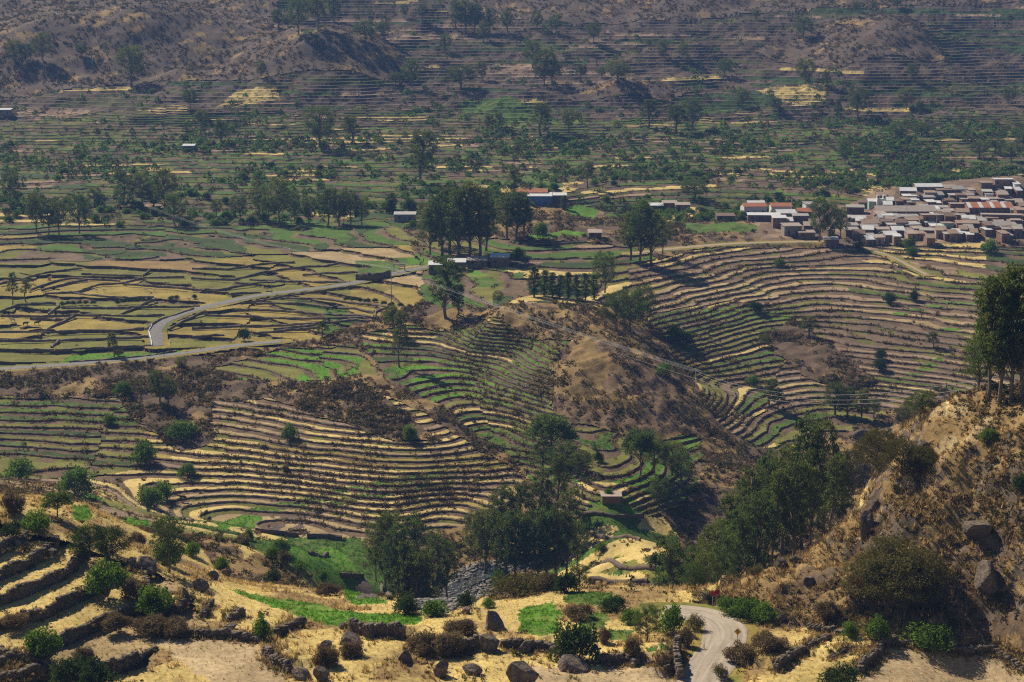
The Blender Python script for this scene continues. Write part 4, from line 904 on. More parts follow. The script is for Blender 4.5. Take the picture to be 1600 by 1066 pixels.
# the crag's crest
def grow_at(lst, where, group, form='tall'):
    """lst: picture x, distance Y, height m, crown width m, form"""
    lst = sorted(lst, key=lambda t: t[0])
    for i, t in enumerate(lst):
        Y = t[1]; X = ymid(t[0], Y)*(1.02 if True else 1); f = t[4] if len(t) > 4 else form
        z = float(zgrid(np.array([X]), np.array([float(Y)]))[0])
        nm = {'tall': 'tall', 'round': 'broad', 'sparse': 'thin', 'dome': 'low spreading', 'thicket': 'brownish thicket', 'umbrella': 'flat-topped'}[f]
        plant_tree((X, Y, z-.15), t[2], t[3], f, '%s tree %s, %s' % (nm, where, ordn(i)+' from the left' if i else 'leftmost'), group)
grow([(1528,612,92,52,'round'),(1545,622,196,56,'tall'),(1562,630,206,60,'tall'),(1580,627,214,64,'tall'),(1597,622,206,60,'tall'),(1615,620,200,60,'tall')], 'on the crest of the crag, right edge', 'trees on the crag')
# groves by the river
grow_at([(1046,300,20,6,'tall'),(1066,318,14,5,'tall'),(1088,312,16,5.5,'tall'),(1106,296,14,6,'round'),(1116,330,20,5.5,'tall'),(1134,300,16,6,'round'),(1146,336,23,6,'tall'),(1158,308,18,6,'tall'),(1172,332,25,6.5,'tall'),(1186,310,20,6,'tall'),(1200,338,26,6.5,'tall'),(1212,312,22,6,'sparse'),(1226,334,24,6.5,'tall'),(1242,312,21,6,'tall'),(1256,332,28,7,'tall'),(1270,312,20,6,'sparse'),(1286,328,25,6.5,'tall'),(1300,318,20,6,'sparse'),(1318,322,19,6,'sparse'),(1160,356,20,6.5,'round'),(1196,360,21,6.5,'round'),(1232,360,22,6.5,'tall'),(1100,346,15,6,'round'),(1080,302,11,6,'round'),(1126,318,18,6,'tall')],
 'in the great grove left of the crag', 'eucalyptus grove by the crag')
grow_at([(586,398,16,6,'round'),(602,388,20,6,'tall'),(618,380,22,6.5,'tall'),(636,375,23,6.5,'tall'),(652,372,24,7,'tall'),(668,376,23,6.5,'sparse'),(684,390,19,6.5,'tall'),(698,402,15,6,'sparse'),(612,402,19,6.5,'tall'),(645,398,21,7,'tall')], 'in the grove left of the river bed', 'eucalyptus grove left of the river')
grow_at([(742,425,14,7,'round'),(758,418,17,6,'tall'),(774,414,19,6.2,'sparse'),(790,410,19,6.2,'tall'),(806,407,20,6.5,'tall'),(822,405,20,6.5,'sparse'),(838,404,20,6.5,'tall'),(854,403,20,6.5,'tall'),(870,402,20,6.5,'tall'),(886,402,19,6.5,'sparse'),(902,408,14,6,'round'),(815,430,18,6.5,'tall'),(845,432,19,6.5,'tall'),(872,436,19,6.5,'sparse'),(785,432,16,6.5,'tall'),(890,425,17,6.5,'tall')],
 'in the grove right of the river bed', 'eucalyptus grove right of the river')
grow([(905,918,40,40,'round'),(1010,1002,62,48,'round'),(1060,905,50,40,'round'),(1085,925,50,40,'round')], 'in the rough meadow left of the gravel road', 'small trees near the road')
# on the crag: the spreading thickets
grow([(1400,945,84,126,'thicket'),(1355,935,70,90,'thicket'),(1440,925,70,90,'thicket'),(1395,900,66,100,'thicket'),(1370,730,62,80,'thicket'),(1410,740,58,80,'thicket'),(1330,770,70,70,'thicket'),(1440,735,40,60,'thicket')], 'on the side of the crag', 'thickets on the crag')
grow([(265,895,95,60,'round'),(90,808,42,54,'umbrella'),(140,868,52,74,'dome'),(175,866,46,66,'dome')], 'on the near left hillside', 'trees on the near hillside')

# bushes that stand out
bcount = [0]
def plant_bush(b, w, h, kind, label, group, parts=True):
    k = bcount[0]; bcount[0] += 1
    fo, stm = BUSH[kind][k % len(BUSH[kind])]
    nm = {'green': 'green_bush', 'dark': 'dark_shrub', 'dry': 'dry_shrub', 'scrub': 'scrub_bush'}[kind]
    if parts:
        o = bpy.data.objects.new(nm, None); COL.objects.link(o); link('foliage', fo, o); link('stem', stm, o)
    else: o = bpy.data.objects.new(nm, fo); COL.objects.link(o)
    o['label'] = label; o['category'] = 'shrub' if kind != 'green' else 'bush'; o['group'] = group
    o.location = (b[0], b[1], b[2]-.04*h); o.scale = (w*1.12, w*1.12, h*1.7); o.rotation_euler = (0, 0, random.random()*6.283)
NB = [(68,1020,52,46,'green','round green bush in the lower left field'),(168,925,64,52,'green','round green bush beside the tall stone wall'),(240,955,58,42,'green','round green bush right of the one beside the tall wall'),(412,1000,32,42,'green','upright green bush at the bare pinkish field'),
 (262,884,46,46,'green','green bush below the grey pepper tree'),(57,828,44,34,'green','green bush on top of the left hillside'),(120,772,48,46,'green','round bush by the green plots at the left'),(30,748,50,34,'green','bush group at the left edge below the slope'),(635,958,42,32,'dark','dark round bush left of the river overlook'),(678,962,42,26,'green','low round bush right of the dark one at the overlook'),
 (728,950,28,28,'dark','bush on the brink above the river bed'),(902,1032,76,66,'dark','big dark shrub left of the tall dry grass'),(1328,997,28,28,'green','left of three bright bushes under the crag'),(1370,1000,42,40,'green','middle of three bright bushes under the crag'),(1452,1007,80,38,'green','right and widest of three bright bushes under the crag'),
 (1315,1072,58,36,'dark','dark bush cut by the bottom edge at right'),(1140,958,46,28,'green','left part of the hedge at the road bend'),(1170,965,56,34,'green','middle part of the hedge at the road bend'),(1200,972,44,32,'green','right part of the hedge at the road bend'),(427,914,30,26,'dark','dark bush above the green weeds'),(110,1072,60,50,'dark','dark bush at the bottom left edge'),(150,1078,62,54,'dark','right one of the two dark bottom bushes'),
 (300,868,30,22,'green','green bush by the path, left'),(345,890,26,22,'green','green bush by the path, right'),(390,845,18,22,'green','small bush at the path top'),(440,862,26,24,'green','bush at the bright field corner'),(425,876,22,24,'green','bush beside the dry heap in the valley fields'),(505,905,18,16,'green','small bush in the bright field'),(470,890,30,16,'green','low bush between bright fields'),
 (235,790,40,34,'green','left bush of the pair at the slope foot'),(253,780,30,32,'green','right bush of the pair at the slope foot'),(293,744,26,22,'green','bush on the lower straw terraces'),(225,722,40,34,'green','bushes amid the left terraces'),(455,686,26,26,'green','bush alone on the upper straw terraces'),(172,662,20,16,'green','small bush at the dim green slope'),(285,682,46,28,'green','wide bush in the gully terraces'),
 (193,618,26,24,'green','bush in the brown slope under the road'),(640,686,24,24,'green','bush on the spur slope'),(381,530,20,18,'dark','round dark bush beside the valley road'),(1062,535,44,28,'dark','dark bush right of the broad clump'),(1175,600,22,16,'green','bush in the gully shade'),(1038,585,24,18,'green','bush on the right ridge of the spur'),(1180,486,22,18,'dark','dark bush on the fallow terraces'),
 (1376,562,20,18,'dark','dark bush beside the small fallow plots'),(1375,578,26,20,'dark','second dark bush beside the small fallow plots'),(1218,414,18,12,'green','bush upper left on the fallow terraces'),(1390,475,22,20,'dark','bush beside the green strip'),(1428,470,16,18,'dark','bush right of the green strip'),(1420,388,20,20,'green','bush below the village, left'),(1425,398,18,14,'green','bush just below that one'),(1545,395,26,24,'green','bush below the village, right'),
 (1341,390,18,14,'dark','bush at the footpath top'),(845,366,26,20,'green','bright bush at the scrubby mound'),(810,402,24,16,'green','bush beside the right white-roofed shed'),(690,415,16,16,'green','yellowish bush left of the sheds'),(935,722,18,18,'dark','bush on the terraces above the hut'),(950,775,16,14,'green','bush behind the hut'),(940,862,20,16,'green','bush on the lower meadow'),(1025,885,30,24,'dark','shrub right of the lower straw plots'),
 (985,975,34,26,'green','bush in the middle of the rough meadow'),(960,955,40,26,'dark','shrub by the meadow fence'),(1050,990,40,50,'green','bush beside the gravel road'),(1085,985,30,30,'scrub','scrub on the road bank'),(765,950,24,16,'green','bush right above the tall block boulder'),(785,915,36,30,'green','bright bush right of the river bed'),(885,925,40,34,'dark','shrub at the end of the dry thicket'),
 (1545,690,28,22,'green','bright bush high on the crag'),(1595,765,30,26,'dark','dark bush at the right edge of the crag'),(1180,900,30,20,'scrub','scrub above the hedge'),(20,835,30,24,'dark','dark scrub at the left edge'),
 (640,330,26,20,'dark','bush by the small grey shed'),(185,555,18,10,'scrub','scrub at the pasture tree')]
for px, py, w, h, kind, lab in NB:
    b = hit(px, py); m = px_m(b); plant_bush(b, w/m*1.12, h/m*1.1, kind, lab, 'bushes that stand out')
DB = [(805,932,90,44,'scrub','large olive brown thicket at the river overlook'),(850,925,60,40,'dry','dry end of the thicket at the river overlook'),(180,980,52,28,'dry','dark dry brush below the near green bushes'),(235,985,66,26,'dry','wide dry brush above the pale straw field'),(270,990,60,30,'dry','dry brush at the top of the pinkish field'),(130,1030,42,24,'dry','dry brush above the dark bottom bushes'),
 (25,975,44,22,'dry','dry brush at the left edge'),(215,935,48,44,'dry','tall dry brush between two near green bushes'),(660,1020,60,44,'dry','russet brush centre at the straw field'),(700,1015,56,36,'dry','russet brush left of the leaning boulder'),(720,990,60,30,'dry','pale brush above the leaning boulder'),(510,1040,50,40,'dry','russet brush among the bottom boulders'),(550,1025,40,30,'dry','brush right of the russet boulders'),
 (945,1005,24,34,'dry','left heap of tall dry grass in the meadow'),(990,1025,34,40,'dry','right heap of tall dry grass in the meadow'),(905,965,50,26,'dry','dry grass in the rough meadow'),(445,880,22,26,'dry','pinkish dry heap in the valley fields'),(510,930,44,24,'dry','dry shrub below the bright fields'),(215,850,28,24,'dry','dry shrub beside the pepper tree'),(20,800,44,44,'dry','dry shrubs on the left hill top'),
 (1160,1035,60,40,'dry','brush on the bank right of gravel road'),(1200,1015,60,34,'dry','upper brush on the bank right of gravel road'),(1125,1060,30,30,'scrub','lowest brush at the right road edge'),(1070,1010,30,40,'dry','brush on the left road bank'),(1290,960,40,26,'dry','rusty brush left of the crag thicket'),(380,850,26,20,'dry','dry shrub on the path bank'),(447,736,14,12,'dry','dry heap on the straw terraces')]
for px, py, w, h, kind, lab in DB:
    b = hit(px, py); m = px_m(b); plant_bush(b, w/m, h/m, kind, lab, 'dry shrubs of the near fields')

# ------------------------------------------------------------------ ground area lookup for scattering
tri_xyz = GV[GF]; tri_c = tri_xyz.mean(1)
e1 = tri_xyz[:, 1]-tri_xyz[:, 0]; e2 = tri_xyz[:, 2]-tri_xyz[:, 0]; tri_a = np.abs(e1[:, 0]*e2[:, 1]-e1[:, 1]*e2[:, 0])/2
tri_r = np.concatenate([treg[n_], rgt, treg[SS], treg[SS]])
nflat = len(n_)+len(rgt)
inview = np.abs(tri_c[:, 0]/tri_c[:, 1]) < .41
def road_far(x, y, d):
    return zgrid(x, y, ROAD_D) > d
def sample(dens, rng):
    """random points on the ground, dens: expected number per face"""
    n = rng.poisson(dens); f = np.repeat(np.arange(len(n)), n); a = rng.rand(len(f)); b = rng.rand(len(f)); m = a+b > 1; a[m] = 1-a[m]; b[m] = 1-b[m]
    T = tri_xyz[f]; return T[:, 0]+(T[:, 1]-T[:, 0])*a[:, None]+(T[:, 2]-T[:, 0])*b[:, None], f
def tuft_proto(rs, k, kind):
    V = []
    for i in range(k):
        a = rs.rand()*6.283; r = rs.rand()*.28; el = .5+.9*rs.rand() if kind == 'blade' else .2+1.2*rs.rand()
        c = np.array([math.cos(a)*r, math.sin(a)*r, 0]); d = np.array([math.cos(a)*math.cos(el), math.sin(a)*math.cos(el), math.sin(el)])*(.6+.5*rs.rand())
        if kind == 'blade':
            t = np.array([-math.sin(a), math.cos(a), 0])*.09; V += [c-t, c+t, c+d]
        else:
            p = c+d*(.35+.65*rs.rand())*.75; u = unit(rs, 2)*(.17+.14*rs.rand()); V += [p-u[0], p+u[0]*.3+u[1], p+u[0]*.6-u[1]*.8]
    V = np.array(V); V[:, 2] = np.maximum(V[:, 2], -.05); return V
def stuff(name, P, S, colr, kind, k, label, cat, seed=1, sq=1.0):
    rs = np.random.RandomState(seed); n = len(P)
    if n == 0: return
    protos = [tuft_proto(rs, k, kind) for _ in range(6)]; pid = rs.randint(0, 6, n); out = np.zeros((n, k*3, 3))
    th = rs.rand(n)*6.283; ca, sa = np.cos(th), np.sin(th)
    for j in range(6):
        m = pid == j; v = protos[j][None]*S[m][:, None, None]
        out[m] = np.stack([v[..., 0]*ca[m][:, None]-v[..., 1]*sa[m][:, None], v[..., 0]*sa[m][:, None]+v[..., 1]*ca[m][:, None], v[..., 2]*sq], 2)
    out += P[:, None]
    cl = np.repeat(colr*(.7+.6*rs.rand(n))[:, None], k, 0)*(.75+.5*rs.rand(n*k))[:, None]
    me = mesh_np(name, out.reshape(-1, 3), np.arange(n*k*3).reshape(-1, 3), M_PLANT, cl)
    print(name, n, 'tris', n*k)
    return link(name, me, kind='stuff', label=label, category=cat)
rng = np.random.RandomState(5)
DENS = np.array([r[5] for r in REG]); BANK = np.array([r[6] for r in REG])
isf = np.zeros(len(tri_r), bool); isf[:nflat] = True
fieldface = np.zeros(len(tri_r), bool); fieldface[:len(n_)] = field_n
BRC = np.array([(.13,.085,.045),(.17,.115,.06),(.09,.07,.035),(.085,.08,.03),(.22,.155,.075),(.06,.065,.025)])
# brush on wild ground
nclump = np.clip(.55+fbm(tri_c[:, 0]/9, tri_c[:, 1]/9, 88)*.9, 0, 2)
den = DENS[tri_r]*tri_a*nclump*np.where(tri_c[:, 1] < 300, 3.2, np.where(tri_c[:, 1] < 700, 1.7, .55))
den[~isf | fieldface | ~inview] = 0
den[tri_r == RI['near']] *= .14*sstep(-.1, .5, fbm(tri_c[:, 0]/8, tri_c[:, 1]/8, 141))[tri_r == RI['near']]*2
P, f = sample(den, rng); ok = road_far(P[:, 0], P[:, 1], .8); P, f = P[ok], f[ok]
S = (.45+.75*rng.rand(len(P))**2)*np.where(P[:, 1] < 300, 1.15, np.where(P[:, 1] < 700, 1.75, 2.4))
stuff('dry_brush', P, S, BRC[rng.randint(0, 6, len(P))], 'leaf', 15, 'brown and olive brush scattered over the rough slopes', 'brush', 11)
# brush and grass along the terrace banks
segL = np.hypot(*(SG[:, 1, :2]-SG[:, 0, :2]).T); sd = BANK[treg[SS]]*segL*np.where(SG[:, 0, 1] < 800, 1.5, .45)*np.clip(.6+fbm(SG[:, 0, 0]/14, SG[:, 0, 1]/14, 99)*1.0, .05, 2)
nn_ = rng.poisson(sd); fi = np.repeat(np.arange(len(SG)), nn_); t = rng.rand(len(fi))[:, None]
Pb = np.c_[SG[fi, 0, :2]+(SG[fi, 1, :2]-SG[fi, 0, :2])*t, seg_bot[fi]+(seg_top[fi]-seg_bot[fi])*rng.rand(len(fi))**.5]
ok = (np.abs(Pb[:, 0]/Pb[:, 1]) < .38); Pb = Pb[ok]; Pb[:, 1] -= .4
stuff('bank_brush', Pb, (.35+.7*rng.rand(len(Pb))**1.5)*np.where(Pb[:, 1] < 800, 1.55, 2.2), np.concatenate([BRC, [(.32,.22,.095),(.24,.17,.075),(.30,.20,.085)]])[rng.randint(0, 9, len(Pb))], 'leaf', 13, 'dry grass and low brush growing on the terrace banks', 'brush', 12)
# stubble on the near straw
den = tri_a*1.3*((tri_r == RI['near']) | (tri_r == RI['nearterr']) | (tri_r == RI['hang'])); den[~isf | ~inview] = 0; den[fieldface] *= .5
P, f = sample(den, rng); ok = road_far(P[:, 0], P[:, 1], .5); P, f = P[ok], f[ok]
stuff('straw_grass', P, .22+.3*rng.rand(len(P)), np.minimum(GK[f]*1.5, .75), 'blade', 6, 'short dry straw grass on the near fields', 'grass', 13)
# tall dry grass round the near walls and boulders
cl = np.clip(fbm(tri_c[:, 0]/6, tri_c[:, 1]/6, 131)-.15, 0, 1)*3
den = tri_a*.8*cl*(np.isin(tri_r, [RI['near'], RI['crag'], RI['hang']])); den[~isf | ~inview | fieldface] = 0
P, f = sample(den, rng); ok = road_far(P[:, 0], P[:, 1], .6); P, f = P[ok], f[ok]
stuff('tall_dry_grass', P, .5+.6*rng.rand(len(P)), np.array([(.50,.36,.15)])*np.ones((len(P), 1)), 'blade', 9, 'tall golden dry grass among rocks and walls', 'grass', 14)
wl = np.concatenate([resample(P_, .5) for P_ in NWP]); bl = np.array([hit(t_[0], min(t_[1], 1100)) for t_ in BO]); bl = np.repeat(bl, 26, 0)
P = np.concatenate([wl[rng.randint(0, len(wl), 4200)]+np.c_[rng.normal(size=(4200, 2))*.75, np.zeros(4200)], bl+np.c_[rng.normal(size=(len(bl), 2))*1.5, np.zeros(len(bl))]]); P[:, 2] = zgrid(P[:, 0], P[:, 1])
ok = road_far(P[:, 0], P[:, 1], .3); P = P[ok]
stuff('wall_grass', P, .3+.5*rng.rand(len(P)), np.array([(.46,.32,.13),(.34,.23,.10),(.24,.155,.07),(.15,.15,.05)])[rng.randint(0, 4, len(P))], 'blade', 10, 'dry grass growing at the foot of walls and boulders', 'grass', 16)
den = tri_a*2.2*np.isin(tri_r, [RI['crag']])*np.clip(.6+fbm(tri_c[:, 0]/5, tri_c[:, 1]/5, 151), 0, 2); den[~isf | ~inview] = 0
P, f = sample(den, rng); ok = road_far(P[:, 0], P[:, 1], .8); P = P[ok]
stuff('crag_tussocks', P, .55+.65*rng.rand(len(P)), np.array([(.46,.31,.13),(.36,.24,.10),(.26,.175,.075),(.17,.15,.055)])[rng.randint(0, 4, len(P))], 'blade', 11, 'golden brown grass tussocks covering the crag', 'grass', 17)
# crops on green fields
gr = (GK[:, 1] > GK[:, 0]*1.7) & isf & inview
den = tri_a*np.where(tri_c[:, 1] < 300, 3.0, np.where(tri_c[:, 1] < 480, 1.0, .25))*gr*(tri_c[:, 1] < 640)
P, f = sample(den, rng)
stuff('green_crop', P, (.3+.3*rng.rand(len(P)))*np.where(P[:, 1] < 300, .9, 1.3), GK[f]*1.15, 'leaf', 7, 'leafy green crop standing in the fields', 'crop', 15)
# round bushes of the far valley floor
def py_of(P): return project(P[:, 0], P[:, 1], P[:, 2])
den = tri_a*np.isin(tri_r, [RI['farfields'], RI['hillterr']])*isf*inview
pxx, pyy = py_of(tri_c)
dz = np.interp(pyy, [60, 130, 190, 215, 270, 320, 350], [.0014, .003, .010, .026, .028, .022, .016])*(1+1.1*sstep(1000, 1500, pxx)*(pyy > 190))*np.clip(.7+fbm(tri_c[:, 0]/45, tri_c[:, 1]/45, 133)*1.3, .05, 2.4)
P, f = sample(den*dz, rng); pp, qq = py_of(P); ok = (pp > -10) & (pp < 1610); P = P[ok]; pp, qq = pp[ok], qq[ok]
W_ = (2.4+3.4*rng.rand(len(P))); app = W_/P[:, 1]; od = np.argsort(-app)
print('far bushes', len(P))
def zone(px, py):
    a = 'left' if px < 420 else 'centre left' if px < 800 else 'centre right' if px < 1180 else 'right'
    return a
zl = {'left': 'among the far fields above the left dark grove', 'centre left': 'among the far fields above the big clump', 'centre right': 'among the far fields above the scrubby mound', 'right': 'among the far fields behind the village'}
for i in od[:225]:
    z_ = zone(pp[i], qq[i]); plant_bush(P[i], W_[i], W_[i]*(.55+.2*rng.rand()), 'green' if rng.rand() < .75 else 'dark', 'small round green bush '+zl[z_], 'round bushes '+zl[z_], False)
rest = od[225:]
PR, SR = P[rest], W_[rest]
rs_ = np.random.RandomState(77); pro = []
for j in range(4):
    d = unit(rs_, 46); d[:, 2] = np.abs(d[:, 2]); pro.append(leaf_quads(rs_, d*np.array([.45,.45,.55])*(.55+.45*rs_.rand(46))[:, None]+[0, 0, .06], .26, .1, .6)[0])
pro = np.array(pro); VB = pro[rs_.randint(0, 4, len(PR))]*SR[:, None, None]+PR[:, None]
gc = np.array([(.105,.18,.03),(.065,.11,.026),(.125,.205,.034),(.115,.10,.036)])[rs_.randint(0, 4, len(PR))]
link('far_shrubs', mesh_np('far_shrubs', VB.reshape(-1, 3), np.arange(len(PR)*184).reshape(-1, 4), M_PLANT, np.repeat(gc, 46, 0)*(.6+.8*rs_.rand(len(PR)*46))[:, None]), kind='stuff', label='countless small shrubs over the far slopes', category='shrubs')
# river bed: water and stones
RP = smooth(resample([np.r_[q_[:2], q_[2]] for q_ in hits([(640,952),(690,930),(735,905),(790,884),(850,868),(900,859)])], 3), 6)
M_WATER, nt_, bw = mat_new('river_water'); bw.inputs['Base Color'].default_value = (.05,.055,.045,1); bw.inputs['Roughness'].default_value = .12; bw.inputs['Specular IOR Level'].default_value = .5
nz = nt_.nodes.new('ShaderNodeTexNoise'); nz.inputs['Scale'].default_value = 2.5; bp_ = nt_.nodes.new('ShaderNodeBump'); bp_.inputs['Strength'].default_value = .35; bp_.inputs['Distance'].default_value = .2; nt_.links.new(nz.outputs['Fac'], bp_.inputs['Height']); nt_.links.new(bp_.outputs[0], bw.inputs['Normal'])
RP[:, 2] = zgrid(RP[:, 0], RP[:, 1])-.05
ribbon('river_water', RP, 5.0, M_WATER, .12)
den = tri_a*(tri_r == RI['river'])*2.2*isf*inview
P, f = sample(den, rng); n = len(P); v = cube_v()[None]*(.25+.6*rng.rand(n)**3)[:, None, None]*(1+(rng.rand(n, 8, 3)-.5)*.7); v[..., 2] *= .65
th = rng.rand(n)*6.3; ca, sa = np.cos(th)[:, None], np.sin(th)[:, None]
v = np.stack([v[..., 0]*ca-v[..., 1]*sa, v[..., 0]*sa+v[..., 1]*ca, v[..., 2]], 2)+P[:, None]+[0, 0, .1]
M_COB = mat_noise('river_cobble', (.07,.064,.06), (.24,.22,.20), 1.0, .3, .1, 4, .8, .5)
link('river_stones', mesh_np('river_stones', v.reshape(-1, 3), (CUBE_F[None]+np.arange(n)[:, None, None]*8).reshape(-1, 4), M_COB), kind='stuff', label='grey stones and cobbles filling the river bed', category='stones')
print('river stones', n)
#ENDSTAGE4

# ------------------------------------------------------------------ buildings
CM = {}
def cmat(name, c, rough=.8, var=.15, scale=.6):
    if name not in CM: CM[name] = mat_flat(name, c, rough, var, scale)
    return CM[name]
WALLC = {'brown': (.20,.135,.10), 'brick': (.26,.15,.11), 'grey': (.27,.24,.215), 'white': (.66,.63,.58), 'pink': (.42,.28,.23), 'cream': (.52,.46,.34), 'green': (.30,.42,.36), 'blue': (.10,.20,.36), 'adobe': (.25,.18,.13)}
ROOFC = {'white': (.60,.60,.60), 'grey': (.35,.32,.29), 'tan': (.33,.24,.175), 'orange': (.40,.17,.085), 'blue': (.43,.41,.39), 'brown': (.20,.135,.10), 'pale': (.38,.31,.26)}
def house(base, w, d, h, roof, wall, label, pitch='shed', win=2, storeys=1, rz=0, strips=0, name='village_house', group='houses of the village'):
    o = bpy.data.objects.new(name, None); COL.objects.link(o)
    o.location = base; o.rotation_euler = (0, 0, rz); o['label'] = label; o['category'] = 'house' if name == 'village_house' else 'shed' if 'shed' in name else 'building'; o['group'] = group
    wm_ = cmat('wall_'+wall, WALLC[wall], .9); rm = cmat('roof_'+roof, ROOFC[roof], .45, .10, .5)
    rise = .10*d if pitch == 'shed' else .16*d if pitch == 'gable' else 0
    mb = MB()      # walls: closed box with a sloping or gabled top, from below ground
    x, y = w/2, d/2; b = -1.5
    if pitch == 'gable':
        V = [(-x,-y,b),(x,-y,b),(x,y,b),(-x,y,b),(-x,-y,h),(x,-y,h),(x,y,h),(-x,y,h),(-x,0,h+rise),(x,0,h+rise)]
        F = [(0,1,5,4),(2,3,7,6),(1,2,6,9,5),(3,0,4,8,7),(4,5,9,8),(6,7,8,9)]
    else:
        V = [(-x,-y,b),(x,-y,b),(x,y,b),(-x,y,b),(-x,-y,h),(x,-y,h),(x,y,h+rise),(-x,y,h+rise)]
        F = [(0,1,5,4),(1,2,6,5),(2,3,7,6),(3,0,4,7),(4,5,6,7)]
    mb.add(V, F); link('wall', mb.mesh('wall', wm_), o)
    ov = .35
    def slab(y0, z0, y1, z1, x0=-x-ov, x1=x+ov, th=.14):
        return [(x0,y0,z0),(x1,y0,z0),(x1,y1,z1),(x0,y1,z1),(x0,y0,z0+th),(x1,y0,z0+th),(x1,y1,z1+th),(x0,y1,z1+th)]
    panes = [(-y-ov, h-.10*ov+.02, y+ov, h+rise+.10*ov+.02)] if pitch != 'gable' else [(-y-ov, h-.32*ov+.02, 0, h+rise+.03), (0, h+rise+.03, y+ov, h-.32*ov+.02)]
    if pitch == 'flat': panes = [(-y-.12, h+.02, y+.12, h+.03)]
    for a in panes:
        if strips:
            n = strips; ws = (w+2*ov)/n
            for i in range(n):
                m2 = MB(); m2.add(slab(*a, x0=-x-ov+i*ws, x1=-x-ov+(i+1)*ws-.06, th=.14+.05*(i % 2)), CUBE_F)
                link('roof_sheet', m2.mesh('roof_sheet', rm if (i % 3 if roof == 'orange' else i % 2) else cmat('roof_pale' if roof != 'orange' else 'roof_white', ROOFC['pale' if roof != 'orange' else 'white'], .5, .1, .5)), o)
        else:
            m2 = MB(); m2.add(slab(*a), CUBE_F); link('roof', m2.mesh('roof', rm), o)
    gl = cmat('dark_window', (.03,.03,.035), .3, .1); fr = cmat('window_frame', (.40,.36,.31), .7)
    for s_ in range(storeys):
        for i in range(win):
            wx_ = -x+(i+.5)*w/win+(random.random()-.5)*.3; door = s_ == 0 and i == win//2
            ww, hh_ = (1.0, 2.0) if door else (1.1, 1.1)
            zc = 1.0 if door else s_*2.7+1.55
            if zc+hh_/2 > h-.15: continue
            m2 = MB(); m2.box((wx_, -y-.015, zc), (ww, .05, hh_)); p = link('door' if door else 'window', m2.mesh('opening', gl if not door else cmat('door_wood', (.13,.085,.06))), o)
            if not door: m3 = MB(); m3.box((wx_, -y-.05, zc-hh_/2-.06), (ww+.3, .14, .1)); link('sill', m3.mesh('sill', fr), p)
    return o
def vz(x0, lst):
    return [(x0+a/6.957, x0+b/6.957, 270+t/6.957, 270+bt/6.957)+tuple(r) for a, b, t, bt, *r in lst]
VH = vz(1150, [(60,340,352,450,'orange','white','gable'),(370,620,350,430,'orange','white','gable'),(120,325,322,352,'white','grey'),(115,500,455,492,'white','brown'),(430,660,425,480,'white','grey'),(660,830,408,470,'orange','brown','gable'),(390,560,490,600,'white','brick'),(500,630,512,560,'white','brown'),
 (610,800,465,545,'grey','brown'),(500,720,578,680,'pale','grey'),(740,860,563,592,'pale','brown'),(670,870,648,700,'pale','brown'),(960,1130,725,772,'blue','brown'),(1200,1410,368,440,'grey','brown'),(1220,1430,488,545,'blue','grey'),(1180,1340,568,605,'grey','brown'),(1180,1350,618,660,'grey','brown'),(1350,1560,588,640,'grey','brown'),
 (1350,1560,536,580,'tan','cream'),(1440,1570,300,390,'white','green'),(1330,1440,312,362,'brown','brown'),(1000,1060,618,645,'pale','brown'),(1270,1420,650,690,'brown','brown'),(1430,1500,690,722,'blue','grey'),(1500,1600,705,752,'pale','pink'),(1400,1500,715,742,'white','brown'),(740,880,333,372,'grey','white')])
